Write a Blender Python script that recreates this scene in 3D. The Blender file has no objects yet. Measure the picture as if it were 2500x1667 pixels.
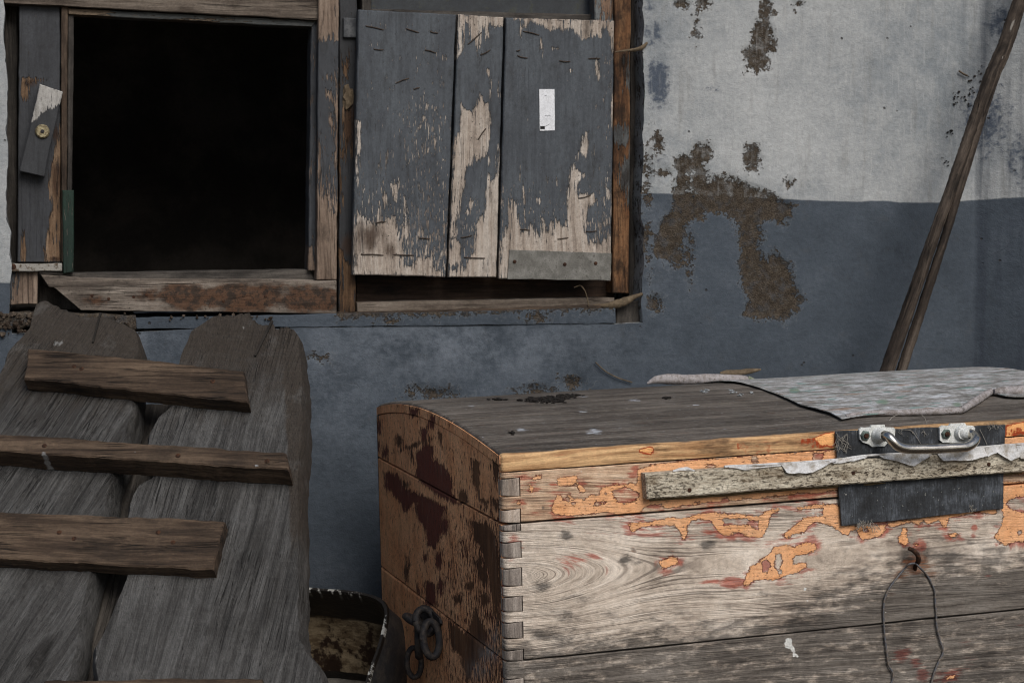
import bpy, bmesh, math, random
import numpy as np
from mathutils import Vector

random.seed(7)
rng = np.random.default_rng(7)
scene = bpy.context.scene

# ------------------------------------------------------------------ camera
PW, PH, F = 2500.0, 1667.0, 4550.0          # photo size and focal length in photo pixels
PITCH = math.radians(4.5)
CAM = np.array([0.0, 0.0, 1.06])
cam = bpy.data.cameras.new('camera')
cam_o = bpy.data.objects.new('camera', cam)
scene.collection.objects.link(cam_o)
cam_o.location = CAM
cam_o.rotation_euler = (math.pi / 2 - PITCH, 0, 0)
cam.sensor_width = 36.0
cam.lens = 36.0 * F / PW
cam.clip_start, cam.clip_end = 0.05, 2000
cam.dof.use_dof = True
cam.dof.focus_distance = 2.86
cam.dof.aperture_fstop = 13.0
scene.camera = cam_o

# ------------------------------------------------------------------ light
SUN_AZ, SUN_EL = math.radians(27), math.radians(43)   # to the right of the view axis, from behind the camera
sun_dir = Vector((math.sin(SUN_AZ) * math.cos(SUN_EL), -math.cos(SUN_AZ) * math.cos(SUN_EL), math.sin(SUN_EL)))
world = bpy.data.worlds.new('World')
scene.world = world
world.use_nodes = True
wt = world.node_tree
wt.nodes.clear()
sky = wt.nodes.new('ShaderNodeTexSky')
sky.sky_type = 'NISHITA'
sky.sun_disc = False
sky.sun_elevation = SUN_EL
sky.sun_rotation = math.atan2(sun_dir.x, sun_dir.y)
sky.air_density, sky.dust_density, sky.ozone_density = 1.0, 2.5, 1.0
bg = wt.nodes.new('ShaderNodeBackground')
bg.inputs['Strength'].default_value = 0.05
wo = wt.nodes.new('ShaderNodeOutputWorld')
wt.links.new(sky.outputs[0], bg.inputs['Color'])
wt.links.new(bg.outputs[0], wo.inputs['Surface'])
sl = bpy.data.lights.new('sun', 'SUN')
sl.energy, sl.angle, sl.color = 1.5, math.radians(36), (1.0, 0.965, 0.92)
sun_o = bpy.data.objects.new('sun', sl)
scene.collection.objects.link(sun_o)
sun_o.rotation_euler = sun_dir.to_track_quat('Z', 'Y').to_euler()
sun_o.location = (3, -3, 4)
vs = scene.view_settings
vs.view_transform, vs.look, vs.gamma, vs.exposure = 'Standard', 'None', 1.0, 0.70
vs.use_curve_mapping = False
scene.cycles.filter_width = 1.05

# ------------------------------------------------------------------ pixel <-> world
CF = np.array([0, math.cos(PITCH), -math.sin(PITCH)])
CU = np.array([0, math.sin(PITCH), math.cos(PITCH)])
CR = np.array([1.0, 0, 0])

def c2w(v):                                    # camera (x right, y down, z forward) -> world
    return v[0] * CR - v[1] * CU + v[2] * CF

def ray(p):
    p = np.asarray(p, float)
    x = (p[..., 0:1] - PW / 2) / F
    y = (p[..., 1:2] - PH / 2) / F
    return x * CR - y * CU + CF

def proj(P):
    d = np.asarray(P) - CAM
    z = d @ CF
    return np.stack([PW / 2 + F * (d @ CR) / z, PH / 2 - F * (d @ CU) / z], -1)

class Frame:
    def __init__(s, o, ex, ey):
        s.o = np.array(o, float)
        s.ex = np.array(ex, float) / np.linalg.norm(ex)
        ey = np.array(ey, float)
        ey = ey - s.ex * (ey @ s.ex)
        s.ey = ey / np.linalg.norm(ey)
        s.n = np.cross(s.ex, s.ey)
    def uv(s, p, off=0.0):
        r = ray(p)
        o = s.o + s.n * off
        t = ((o - CAM) @ s.n) / (r @ s.n)
        q = CAM + r * t[..., None] - o
        return np.stack([q @ s.ex, q @ s.ey], -1)
    def pt(s, u, v, w):
        u, v, w = np.asarray(u, float), np.asarray(v, float), np.asarray(w, float)
        return s.o + u[..., None] * s.ex + v[..., None] * s.ey + w[..., None] * s.n
    def at(s, p, off=0.0):
        q = s.uv(p, off)
        return s.pt(q[..., 0], q[..., 1], np.full(q.shape[:-1], off))

ZR = {0: (0, 0, .9408), 1: (0, 0, 1.96), 2: (820, 0, 1.96), 3: (1550, 0, 1.6505), 4: (0, 720, 1.656), 5: (700, 900, 2.044),
      6: (1200, 880, 1.9925), 7: (1900, 850, 3.485), 8: (1900, 1200, 3.358), 9: (700, 1380, 5.464), 10: (900, 940, 2.94),
      11: (1550, 860, 2.476), 12: (2150, 0, 2.851), 13: (0, 640, 5.6), 14: (1400, 600, 6.273)}
def Z(k, *pts):
    x0, y0, s = ZR[k]
    return [(x0 + x / s, y0 + y / s) for x, y in pts]
def ZE(k, *els):
    x0, y0, s = ZR[k]
    return [(x0 + e[0] / s, y0 + e[1] / s, e[2] / s, e[3] / s) + tuple(e[4:]) for e in els]

# wall plane: runs away to the right
WA = math.radians(14)
WALL = Frame((0, 3.78, 0), (math.cos(WA), math.sin(WA), 0), (0, 0, 1))
# chest axes from the vanishing points of its edges
cu = np.array([14250.0, -678.0, F]); cu /= np.linalg.norm(cu)
lean = 0.022
cd = np.array([lean, 1.0, -(cu[0] * lean + cu[1]) / cu[2]]); cd /= np.linalg.norm(cd)
cw = np.cross(cu, cd)
CHU, CHD, CHW = c2w(cu), c2w(cd), c2w(cw)
CH0 = CAM + ray((1228, 1280)) * 2.75
FRONT = Frame(CH0, CHU, -CHD)                  # front face, n points to the viewer
END = Frame(CH0, CHW, -CHD)                    # end face: u = depth, n points left
if END.n @ CHU > 0: END.n = -END.n
# plank ramp plane
RA, RI = math.radians(5), math.radians(47)
_rx = np.array([math.cos(RA), -math.sin(RA), 0])
_back = np.array([math.sin(RA), math.cos(RA), 0])
RAMP = Frame(CAM + ray((350, 775)) * 3.36, _rx, _back * math.cos(RI) + np.array([0, 0, 1]) * math.sin(RI))

# ------------------------------------------------------------------ masks (signed distance in photo pixels)
def sdf_poly(P, poly):
    poly = np.array(poly, float)
    a, b = poly, np.roll(poly, -1, 0)
    d2 = np.full(len(P), 1e12)
    ins = np.zeros(len(P), bool)
    for (ax, ay), (bx, by) in zip(a, b):
        ex, ey = bx - ax, by - ay
        L = ex * ex + ey * ey + 1e-9
        t = np.clip(((P[:, 0] - ax) * ex + (P[:, 1] - ay) * ey) / L, 0, 1)
        dx, dy = P[:, 0] - ax - t * ex, P[:, 1] - ay - t * ey
        d2 = np.minimum(d2, dx * dx + dy * dy)
        if by != ay:
            c = ((ay > P[:, 1]) != (by > P[:, 1])) & (P[:, 0] < ex * (P[:, 1] - ay) / (by - ay) + ax)
            ins ^= c
    d = np.sqrt(d2)
    return np.where(ins, d, -d)

def sdf_ell(P, e):
    cx, cy, rx, ry = e[:4]
    an = math.radians(e[4]) if len(e) > 4 else 0.0
    dx, dy = P[:, 0] - cx, P[:, 1] - cy
    x, y = dx * math.cos(an) + dy * math.sin(an), -dx * math.sin(an) + dy * math.cos(an)
    return (1 - np.sqrt((x / rx) ** 2 + (y / ry) ** 2)) * min(rx, ry)

def M(polys=(), ells=(), holes=(), hells=(), lim=60):
    def f(P):
        s = np.full(len(P), -float(lim))
        for p in polys: s = np.maximum(s, sdf_poly(P, p))
        for e in ells: s = np.maximum(s, sdf_ell(P, e))
        for p in holes: s = np.minimum(s, -sdf_poly(P, p))
        for e in hells: s = np.minimum(s, -sdf_ell(P, e))
        return np.clip(s, -lim, lim)
    return f

def soft(ells):                                 # 0..1 soft union of ellipses
    def f(P):
        s = np.zeros(len(P))
        for e in ells:
            k = e[5] if len(e) > 5 else 1.0
            dx, dy = (P[:, 0] - e[0]) / e[2], (P[:, 1] - e[1]) / e[3]
            s = np.maximum(s, k * np.exp(-1.2 * (dx * dx + dy * dy)))
        return s
    return f

# ------------------------------------------------------------------ mesh builders
def empty(name, loc, parent=None):
    o = bpy.data.objects.new(name, None)
    scene.collection.objects.link(o)
    o.location = loc
    o.empty_display_size = 0.05
    if parent: o.parent = parent
    return o

def tag(o, label, cat=None, group=None, kind=None):
    o['label'] = label
    if cat: o['category'] = cat
    if group: o['group'] = group
    if kind: o['kind'] = kind
    return o

def world_off(parent):
    v = np.zeros(3)
    while parent is not None:
        v += np.array(parent.location)
        parent = parent.parent
    return v

def link(name, V, faces, mat, parent=None, attrs=None, smooth=40):
    V = np.asarray(V, float)
    base = world_off(parent) if parent else V.mean(0)
    loc = V.mean(0) - (base if parent else 0)
    me = bpy.data.meshes.new(name)
    me.from_pydata((V - V.mean(0)).tolist(), [], faces)
    if attrs:
        for k, a in attrs.items():
            a = np.asarray(a, np.float32)
            if a.ndim == 2:
                at = me.attributes.new(k, 'FLOAT_VECTOR', 'POINT')
                at.data.foreach_set('vector', a.ravel())
            else:
                at = me.attributes.new(k, 'FLOAT', 'POINT')
                at.data.foreach_set('value', a)
    me.materials.append(mat)
    me.update()
    if smooth:
        me.polygons.foreach_set('use_smooth', [True] * len(me.polygons))
        me.set_sharp_from_angle(angle=math.radians(smooth))
    o = bpy.data.objects.new(name, me)
    scene.collection.objects.link(o)
    o.location = loc
    if parent: o.parent = parent
    return o

def slab_mesh(Fr, Bk):                          # front and back grids (nv, nu, 3) -> verts, faces
    nv, nu = Fr.shape[:2]
    V = Fr.reshape(-1, 3)
    idx = np.arange(nv * nu).reshape(nv, nu)
    a, b, c, d = idx[:-1, :-1], idx[:-1, 1:], idx[1:, 1:], idx[1:, :-1]
    q = np.stack([a, d, c, b], -1).reshape(-1, 4)
    loop = np.concatenate([idx[0, :], idx[1:, -1], idx[-1, -2::-1], idx[-2:0:-1, 0]])
    Bl = Bk.reshape(-1, 3)[loop]
    n0 = len(V)
    L = len(loop)
    bi = n0 + np.arange(L)
    nx = np.roll(np.arange(L), -1)
    s = np.stack([loop, loop[nx], bi[nx], bi], -1)
    faces = q.tolist() + s.tolist() + [bi.tolist()]
    return np.concatenate([V, Bl]), faces, loop

def resample(P, ts):
    P = np.asarray(P, float)
    d = np.r_[0, np.cumsum(np.linalg.norm(np.diff(P, axis=0), axis=1))]
    d /= d[-1]
    return np.stack([np.interp(ts, d, P[:, k]) for k in range(P.shape[1])], -1)

def wob(x, seed, n=5, f0=1.0):
    """smooth value noise of several octaves, about -0.5..0.5"""
    x = np.asarray(x, float)
    y = np.zeros_like(x)
    for k in range(n):
        r = np.random.default_rng(seed * 31 + k)
        tab = r.uniform(-1, 1, 512)
        q = x * f0 * 1.7 * (2.03 ** k) + r.uniform(0, 400)
        i = np.floor(q).astype(int)
        f = q - i
        f = f * f * (3 - 2 * f)
        y = y + .58 ** k * (tab[i % 512] * (1 - f) + tab[(i + 1) % 512] * f)
    return y * .5

def edges_t(L, step, bev):
    n = max(2, int(math.ceil(L / step)))
    t = np.linspace(0, 1, n + 1)
    if bev > 0:
        e = min(.25, bev / L)
        t = np.unique(np.r_[0, e, t[(t > e * 1.5) & (t < 1 - e * 1.5)], 1 - e, 1])
    return t

_seed = [100]
def panel(name, fr, A, B, mat, parent=None, off=0.0, th=0.02, step=.004, bev=.0015, ew=.0012, grain='v', masks=None,
          disp=None, rough=.0006, ang=None, seam=(), gshift=True, tw=0.0):
    """board whose front is ruled between the pixel polylines A and B (both in the same direction), lying on plane fr at height off"""
    _seed[0] += 1
    sd = _seed[0]
    a, b = fr.uv(np.array(A, float), off), fr.uv(np.array(B, float), off)
    Lv = .5 * (np.linalg.norm(np.diff(a, axis=0), axis=1).sum() + np.linalg.norm(np.diff(b, axis=0), axis=1).sum())
    tv = edges_t(Lv, step, bev)
    ar, br = resample(a, tv), resample(b, tv)
    Lu = np.linalg.norm(ar - br, axis=1).mean()
    tu = edges_t(Lu, step, bev)
    G = ar[:, None, :] * (1 - tu[None, :, None]) + br[:, None, :] * tu[None, :, None]
    U, Vv = G[..., 0].copy(), G[..., 1].copy()
    if ew > 0:                                   # slightly uneven edges
        du = (br - ar); du /= np.linalg.norm(du, axis=1)[:, None] + 1e-9
        wl, wr = wob(tv * Lv * 14, sd) * ew, wob(tv * Lv * 14, sd + 5000) * ew
        if 'A' in seam: wl = wl * 0
        if 'B' in seam: wr = wr * 0
        k = wl[:, None] * (1 - tu)[None] + wr[:, None] * tu[None]
        U += k * du[:, None, 0]; Vv += k * du[:, None, 1]
        dv = (ar[-1] - ar[0]) / (np.linalg.norm(ar[-1] - ar[0]) + 1e-9)
        k2 = (wob(tu * Lu * 14, sd + 9000) * ew)[None] * (1 - tv)[:, None] ** 8 + (wob(tu * Lu * 14, sd + 9500) * ew)[None] * tv[:, None] ** 8
        if tw: k2 = k2 + (wob(tu * Lu * 9, sd + 700, 6) * tw * 2)[None] * (1 - tv)[:, None] ** 14
        U += k2 * dv[0]; Vv += k2 * dv[1]
    Wd = np.full(U.shape, float(off))
    if rough:
        Wd += rough * (wob(U * 9, sd + 1) + wob(Vv * 9, sd + 2)) * .6
    if disp is not None:
        Wd += disp(U, Vv, tu[None, :] * np.ones_like(U), tv[:, None] * np.ones_like(U))
    if bev > 0:
        if 'A' not in seam: Wd[:, 0] -= bev
        if 'B' not in seam: Wd[:, -1] -= bev
        Wd[0, :] -= bev; Wd[-1, :] -= bev
    Fr = fr.pt(U, Vv, Wd)
    Bk = fr.pt(U, Vv, np.full(U.shape, off - th))
    V, faces, loop = slab_mesh(Fr, Bk)
    gx, gy = (Vv, U) if grain == 'v' else (U, Vv)
    if ang is not None:
        c, s = math.cos(ang), math.sin(ang)
        gx, gy = c * U + s * Vv, -s * U + c * Vv
    g = np.stack([gx, gy, Wd], -1).reshape(-1, 3)
    gb = g[loop].copy(); gb[:, 2] = off - th
    g = np.concatenate([g, gb])
    if gshift: g = g + rng.uniform(-20, 20, 3)
    at = {'gc': g}
    if masks:
        px = proj(Fr.reshape(-1, 3))
        for k, f in masks.items():
            m = f(px)
            at[k] = np.concatenate([m, m[loop]])
    # outward orientation
    if np.cross(Fr[0, 1] - Fr[0, 0], Fr[1, 0] - Fr[0, 0]) @ fr.n > 0:
        faces = [f[::-1] for f in faces]
    return link(name, V, faces, mat, parent, at)

def quad(a, b, c, d):                            # tl, tr, br, bl -> A (left), B (right)
    return [a, d], [b, c]

def tube(name, pts, rad, mat, parent=None, n=8, sub=4, attrs=None, bump=0.0, flat=None):
    pts = np.asarray(pts, float)
    rad = np.asarray(rad, float) if np.ndim(rad) else np.full(len(pts), float(rad))
    if sub > 1 and len(pts) > 2:                 # Catmull-Rom
        P = np.vstack([2 * pts[0] - pts[1], pts, 2 * pts[-1] - pts[-2]])
        out, ro = [], []
        for i in range(len(pts) - 1):
            for k in range(sub):
                t = k / sub
                p0, p1, p2, p3 = P[i], P[i + 1], P[i + 2], P[i + 3]
                out.append(.5 * ((2 * p1) + (p2 - p0) * t + (2 * p0 - 5 * p1 + 4 * p2 - p3) * t * t + (3 * p1 - p0 - 3 * p2 + p3) * t ** 3))
                ro.append(rad[i] * (1 - t) + rad[i + 1] * t)
        out.append(pts[-1]); ro.append(rad[-1])
        pts, rad = np.array(out), np.array(ro)
    T = np.gradient(pts, axis=0)
    T /= np.linalg.norm(T, axis=1)[:, None] + 1e-12
    up = np.array([0.13, -0.9, 0.4])
    V, G = [], []
    L = 0
    for i, (p, t, r) in enumerate(zip(pts, T, rad)):
        x = np.cross(up, t); x /= np.linalg.norm(x) + 1e-9
        y = np.cross(t, x)
        up = y
        if i: L += np.linalg.norm(pts[i] - pts[i - 1])
        for k in range(n):
            a = 2 * math.pi * k / n
            rr = r * (1 + (bump * (math.sin(L * 90 + k * 2.1) * .5 + random.uniform(-.7, .7)) if bump else 0))
            V.append(p + rr * (math.cos(a) * x + math.sin(a) * y))
            G.append((L, r * math.cos(a) * 1.0, r * math.sin(a)))
    m = len(pts)
    fs = [[i * n + k, i * n + (k + 1) % n, (i + 1) * n + (k + 1) % n, (i + 1) * n + k] for i in range(m - 1) for k in range(n)]
    fs += [list(range(n))[::-1], [(m - 1) * n + k for k in range(n)]]
    g = np.array(G) + rng.uniform(-20, 20, 3)
    at = {'gc': g}
    if attrs:
        px = proj(np.array(V))
        for k, f in attrs.items(): at[k] = f(px)
    return link(name, V, fs, mat, parent, at, smooth=60)

def blob(name, c, r, mat, parent=None, seed=0, sub=2, amp=.35):
    bm = bmesh.new()
    bmesh.ops.create_icosphere(bm, subdivisions=sub, radius=1)
    rr = random.Random(seed)
    ph = [rr.uniform(0, 6) for _ in range(6)]
    V = []
    for v in bm.verts:
        x, y, z = v.co
        k = 1 + amp * (math.sin(3 * x + ph[0]) * math.sin(4 * y + ph[1]) + .6 * math.sin(7 * z + ph[2] + 3 * x) + .4 * math.sin(11 * y + ph[3]))
        V.append(np.array(c) + np.array([x * r[0], y * r[1], z * r[2]]) * k)
    fs = [[v.index for v in f.verts] for f in bm.faces]
    bm.free()
    return link(name, V, fs, mat, parent, {'gc': np.array(V)}, smooth=25)

def disc(name, c, n, r, h, mat, parent=None, seg=14, dome=.3, sides=None):
    n = np.asarray(n, float); n /= np.linalg.norm(n)
    x = np.cross([0.1, 0.2, 1], n); x /= np.linalg.norm(x)
    y = np.cross(n, x)
    V, fs = [], []
    rings = [(r, 0), (r, h * (1 - dome)), (r * .8, h)]
    for R, H in rings:
        for k in range(seg):
            a = 2 * math.pi * k / seg
            V.append(np.array(c) + R * (math.cos(a) * x + math.sin(a) * y) + H * n)
    for i in range(2):
        for k in range(seg):
            fs.append([i * seg + k, i * seg + (k + 1) % seg, (i + 1) * seg + (k + 1) % seg, (i + 1) * seg + k])
    fs.append([2 * seg + k for k in range(seg)])
    fs.append(list(range(seg))[::-1])
    return link(name, V, fs, mat, parent, {'gc': np.array(V)}, smooth=35)

def prism(name, fr, poly, mat, parent=None, off=0.0, th=.003, gs='u'):
    uv = fr.uv(np.array(poly, float), off)
    n = len(uv)
    Ft = fr.pt(uv[:, 0], uv[:, 1], np.full(n, off))
    Bk = fr.pt(uv[:, 0], uv[:, 1], np.full(n, off - th))
    V = np.concatenate([Ft, Bk])
    area = .5 * np.sum(uv[:, 0] * np.roll(uv[:, 1], -1) - np.roll(uv[:, 0], -1) * uv[:, 1])
    top = list(range(n))
    fs = [top] + [[i, n + i, n + (i + 1) % n, (i + 1) % n] for i in range(n)] + [[n + i for i in top][::-1]]
    if area < 0: fs = [f[::-1] for f in fs]
    g = np.stack([uv[:, 0], uv[:, 1], 0 * uv[:, 0]], -1)
    return link(name, V, fs, mat, parent, {'gc': np.concatenate([g, g])}, smooth=0)

# ------------------------------------------------------------------ materials
def c(r, g, b, k=1.0):
    def f(x):
        x /= 255.0
        return (x / 12.92 if x <= .04045 else ((x + .055) / 1.055) ** 2.4) * k
    return (f(r), f(g), f(b), 1.0)

class NT:
    def __init__(s, name):
        s.mat = bpy.data.materials.new(name)
        s.mat.use_nodes = True
        s.t = s.mat.node_tree
        s.t.nodes.clear()
    def n(s, ty, **props):
        nd = s.t.nodes.new(ty)
        for k, v in props.items(): setattr(nd, k, v)
        return nd
    def put(s, sock, v):
        if isinstance(v, bpy.types.NodeSocket): s.t.links.new(v, sock)
        elif v is not None: sock.default_value = v
    def attr(s, name, vec=False):
        nd = s.n('ShaderNodeAttribute', attribute_name=name)
        return nd.outputs['Vector' if vec else 'Fac']
    def m(s, op, a, b=None, cc=None):
        nd = s.n('ShaderNodeMath', operation=op)
        for i, v in enumerate((a, b, cc)):
            if v is not None: s.put(nd.inputs[i], v)
        return nd.outputs[0]
    def add(s, a, b): return s.m('ADD', a, b)
    def sub(s, a, b): return s.m('SUBTRACT', a, b)
    def mul(s, a, b): return s.m('MULTIPLY', a, b)
    def mx(s, a, b): return s.m('MAXIMUM', a, b)
    def mn(s, a, b): return s.m('MINIMUM', a, b)
    def inv(s, a): return s.m('SUBTRACT', 1.0, a)
    def ss(s, x, lo, hi, o0=0.0, o1=1.0):
        nd = s.n('ShaderNodeMapRange', interpolation_type='SMOOTHSTEP')
        for i, v in enumerate((x, lo, hi, o0, o1)): s.put(nd.inputs[i], v)
        return nd.outputs[0]
    def vm(s, v, sc, add=None):
        nd = s.n('ShaderNodeVectorMath', operation='MULTIPLY')
        s.put(nd.inputs[0], v); nd.inputs[1].default_value = sc
        o = nd.outputs[0]
        if add is not None:
            n2 = s.n('ShaderNodeVectorMath', operation='ADD')
            s.put(n2.inputs[0], o); s.put(n2.inputs[1], add)
            o = n2.outputs[0]
        return o
    def noise(s, v, sc=1.0, det=3.0, ro=.55, dist=0.0, col=False):
        nd = s.n('ShaderNodeTexNoise')
        s.put(nd.inputs['Vector'], v)
        s.put(nd.inputs['Scale'], sc)
        nd.inputs['Detail'].default_value = det
        nd.inputs['Roughness'].default_value = ro
        nd.inputs['Distortion'].default_value = dist
        return nd.outputs['Color' if col else 'Fac']
    def vor(s, v, sc=1.0, feat='F1', rnd=1.0):
        nd = s.n('ShaderNodeTexVoronoi', feature=feat)
        s.put(nd.inputs['Vector'], v)
        nd.inputs['Scale'].default_value = sc
        nd.inputs['Randomness'].default_value = rnd
        return nd.outputs['Distance']
    def mix(s, f, a, b, mode='MIX'):
        nd = s.n('ShaderNodeMix', data_type='RGBA', blend_type=mode)
        s.put(nd.inputs[0], f)
        for i, v in ((6, a), (7, b)):
            s.put(nd.inputs[i], v)
        return nd.outputs[2]
    def ramp(s, f, stops):
        nd = s.n('ShaderNodeValToRGB')
        cr = nd.color_ramp
        while len(cr.elements) < len(stops): cr.elements.new(.5)
        for e, (p, col) in zip(cr.elements, stops):
            e.position = p; e.color = col
        s.put(nd.inputs[0], f)
        return nd.outputs[0]
    def out(s, col, rough=.85, h=None, dist=.001, strength=1.0, spec=.3, metal=0.0, gain=1.0, micro=.35, grey=0.0, **kw):
        b = s.n('ShaderNodeBsdfPrincipled')
        if micro and isinstance(col, bpy.types.NodeSocket):          # fine grit and faint blotches
            gg = s.attr('gc', True)
            a = s.add(s.mul(s.noise(gg, 760.0, 2, .7), .65), s.mul(s.noise(gg, 120.0, 4, .7), .35))
            if grey:                                    # silvering of old timber
                bw = s.n('ShaderNodeRGBToBW'); s.put(bw.inputs[0], col)
                cg = s.n('ShaderNodeCombineColor')
                for i in range(3): s.put(cg.inputs[i], bw.outputs[0])
                col = s.mix(grey, col, cg.outputs[0])
            v = s.ss(a, .3, .7, gain * (1 - micro), gain * (1 + micro))
            cb = s.n('ShaderNodeCombineColor')
            for i in range(3): s.put(cb.inputs[i], v)
            col = s.mix(1.0, col, cb.outputs[0], 'MULTIPLY')
        s.put(b.inputs['Base Color'], col)
        s.put(b.inputs['Roughness'], rough)
        s.put(b.inputs['Metallic'], metal)
        s.put(b.inputs['Specular IOR Level'], spec)
        for k, v in kw.items(): s.put(b.inputs[k], v)
        if h is not None:
            bp = s.n('ShaderNodeBump')
            bp.inputs['Strength'].default_value = strength
            bp.inputs['Distance'].default_value = dist
            s.put(bp.inputs['Height'], h)
            s.t.links.new(bp.outputs[0], b.inputs['Normal'])
        o = s.n('ShaderNodeOutputMaterial')
        s.t.links.new(b.outputs[0], o.inputs[0])
        return s.mat

def grain(s, dark, mid, light, fine=1.0, cr=.5, ringy=.4):
    """weathered timber: colour and height from the along-grain coordinate gc.x"""
    g = s.attr('gc', True)
    big = s.noise(g, 5.0, 3, .6)
    warp = s.vm(s.noise(s.vm(g, (2.2, 7, 7)), 1.0, 2, .5, col=True), (.0, .035, .035))
    gw = s.vm(g, (1, 1, 1), warp)
    n1 = s.noise(s.vm(gw, (7, 130 * fine, 130 * fine)), 1.0, 4, .62)
    n2 = s.noise(s.vm(gw, (1.6, 30 * fine, 30 * fine)), 1.0, 3, .55)
    n3 = s.noise(s.vm(gw, (40, 620 * fine, 620 * fine)), 1.0, 2, .6)
    f = s.add(s.add(s.mul(n1, .44), s.mul(n2, ringy)), s.add(s.mul(n3, .16), s.mul(s.sub(big, .5), .34)))
    col = s.ramp(f, [(.34, dark), (.49, mid), (.63, light)])
    # drying cracks: thin dark lines that follow the grain
    crn = s.noise(s.vm(gw, (2.6, 75 * fine, 75 * fine)), 1.0, 2, .5)
    crk = s.mul(s.ss(s.m('ABSOLUTE', s.sub(crn, .5)), .0, .022, 1, 0), s.ss(s.noise(g, 7.0, 2), .5, .66))
    col = s.mix(s.mul(crk, cr), col, c(16, 13, 11))
    h = s.sub(s.add(s.mul(n1, .8), s.mul(n3, .35)), s.mul(crk, 1.6 * cr))
    return g, gw, col, h, big

def timber(name, dark, mid, light, dirt=None, dirt_amt=.5, fine=1.0, cr=.5, rough=.85, dist=.0016, worm=0.0, stain=None, white=None, green=None, brown=None, gain=.50, bn_amp=1.3, spotty=False, grey=.28):
    s = NT(name)
    g, gw, col, h, big = grain(s, dark, mid, light, fine, cr)
    if dirt:
        dn = s.noise(s.vm(g, (9, 22, 22)), 1.0, 5, .68)
        col = s.mix(s.mul(s.ss(dn, .48, .68), dirt_amt), col, dirt)
    if brown:                                    # attribute-driven stain
        a = s.attr('st')
        bn = s.noise(s.vm(g, (22, 40, 40)), 1.0, 5, .7)
        col = s.mix(s.mul(s.ss(s.add(a, s.mul(s.sub(bn, .5), bn_amp)), .30, .72), .9), col, s.mix(0.0 if bn_amp < 1 else s.ss(s.noise(g, 75.0, 4, .7), .44, .58), brown, tuple(x * .22 for x in brown[:3]) + (1,)))
    if spotty:                                   # knots, scuffs and saw marks
        kn = s.vor(s.vm(g, (3.2, 9, 9)), 1.0)
        col = s.mix(s.mul(s.ss(kn, .08, .16, 1, 0), .75), col, c(34, 29, 25))
        saw = s.noise(s.vm(g, (420, 14, 14)), 1.0, 2, .5)
        col = s.mix(s.mul(s.ss(saw, .5, .66), .05), col, c(150, 147, 142))
        sc = s.noise(g, 16.0, 5, .7)
        col = s.mix(s.mul(s.ss(sc, .54, .7), .38), col, c(140, 138, 134))
        pv = s.mul(s.ss(s.vor(s.vm(g, (40, 150, 150)), 1.0), .10, .2, 1, 0), s.ss(s.noise(g, 11.0, 3), .46, .6))
        col = s.mix(s.mul(pv, .7), col, c(30, 27, 24))
        gr = s.noise(s.vm(g, (120, 420, 420)), 1.0, 3, .75)
        col = s.mix(s.mul(s.ss(gr, .5, .68), .35), col, c(40, 38, 36))
        h = s.add(h, s.add(s.mul(saw, .15), s.mul(s.noise(g, 34.0, 4, .6), 1.4)))
    if worm:
        v = s.vor(g, 95.0)
        col = s.mix(s.mul(s.ss(v, .10, .16, 1, 0), worm), col, c(18, 13, 10))
    if white:
        wn = s.noise(s.vm(g, (60, 140, 140)), 1.0, 4, .7)
        col = s.mix(s.ss(s.add(s.mul(s.attr('wh'), .8), s.mul(s.sub(wn, .5), 1.1)), .42, .6), col, white)
    return s.out(col, rough, h, dist, 1.0, gain=gain, grey=grey)

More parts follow.
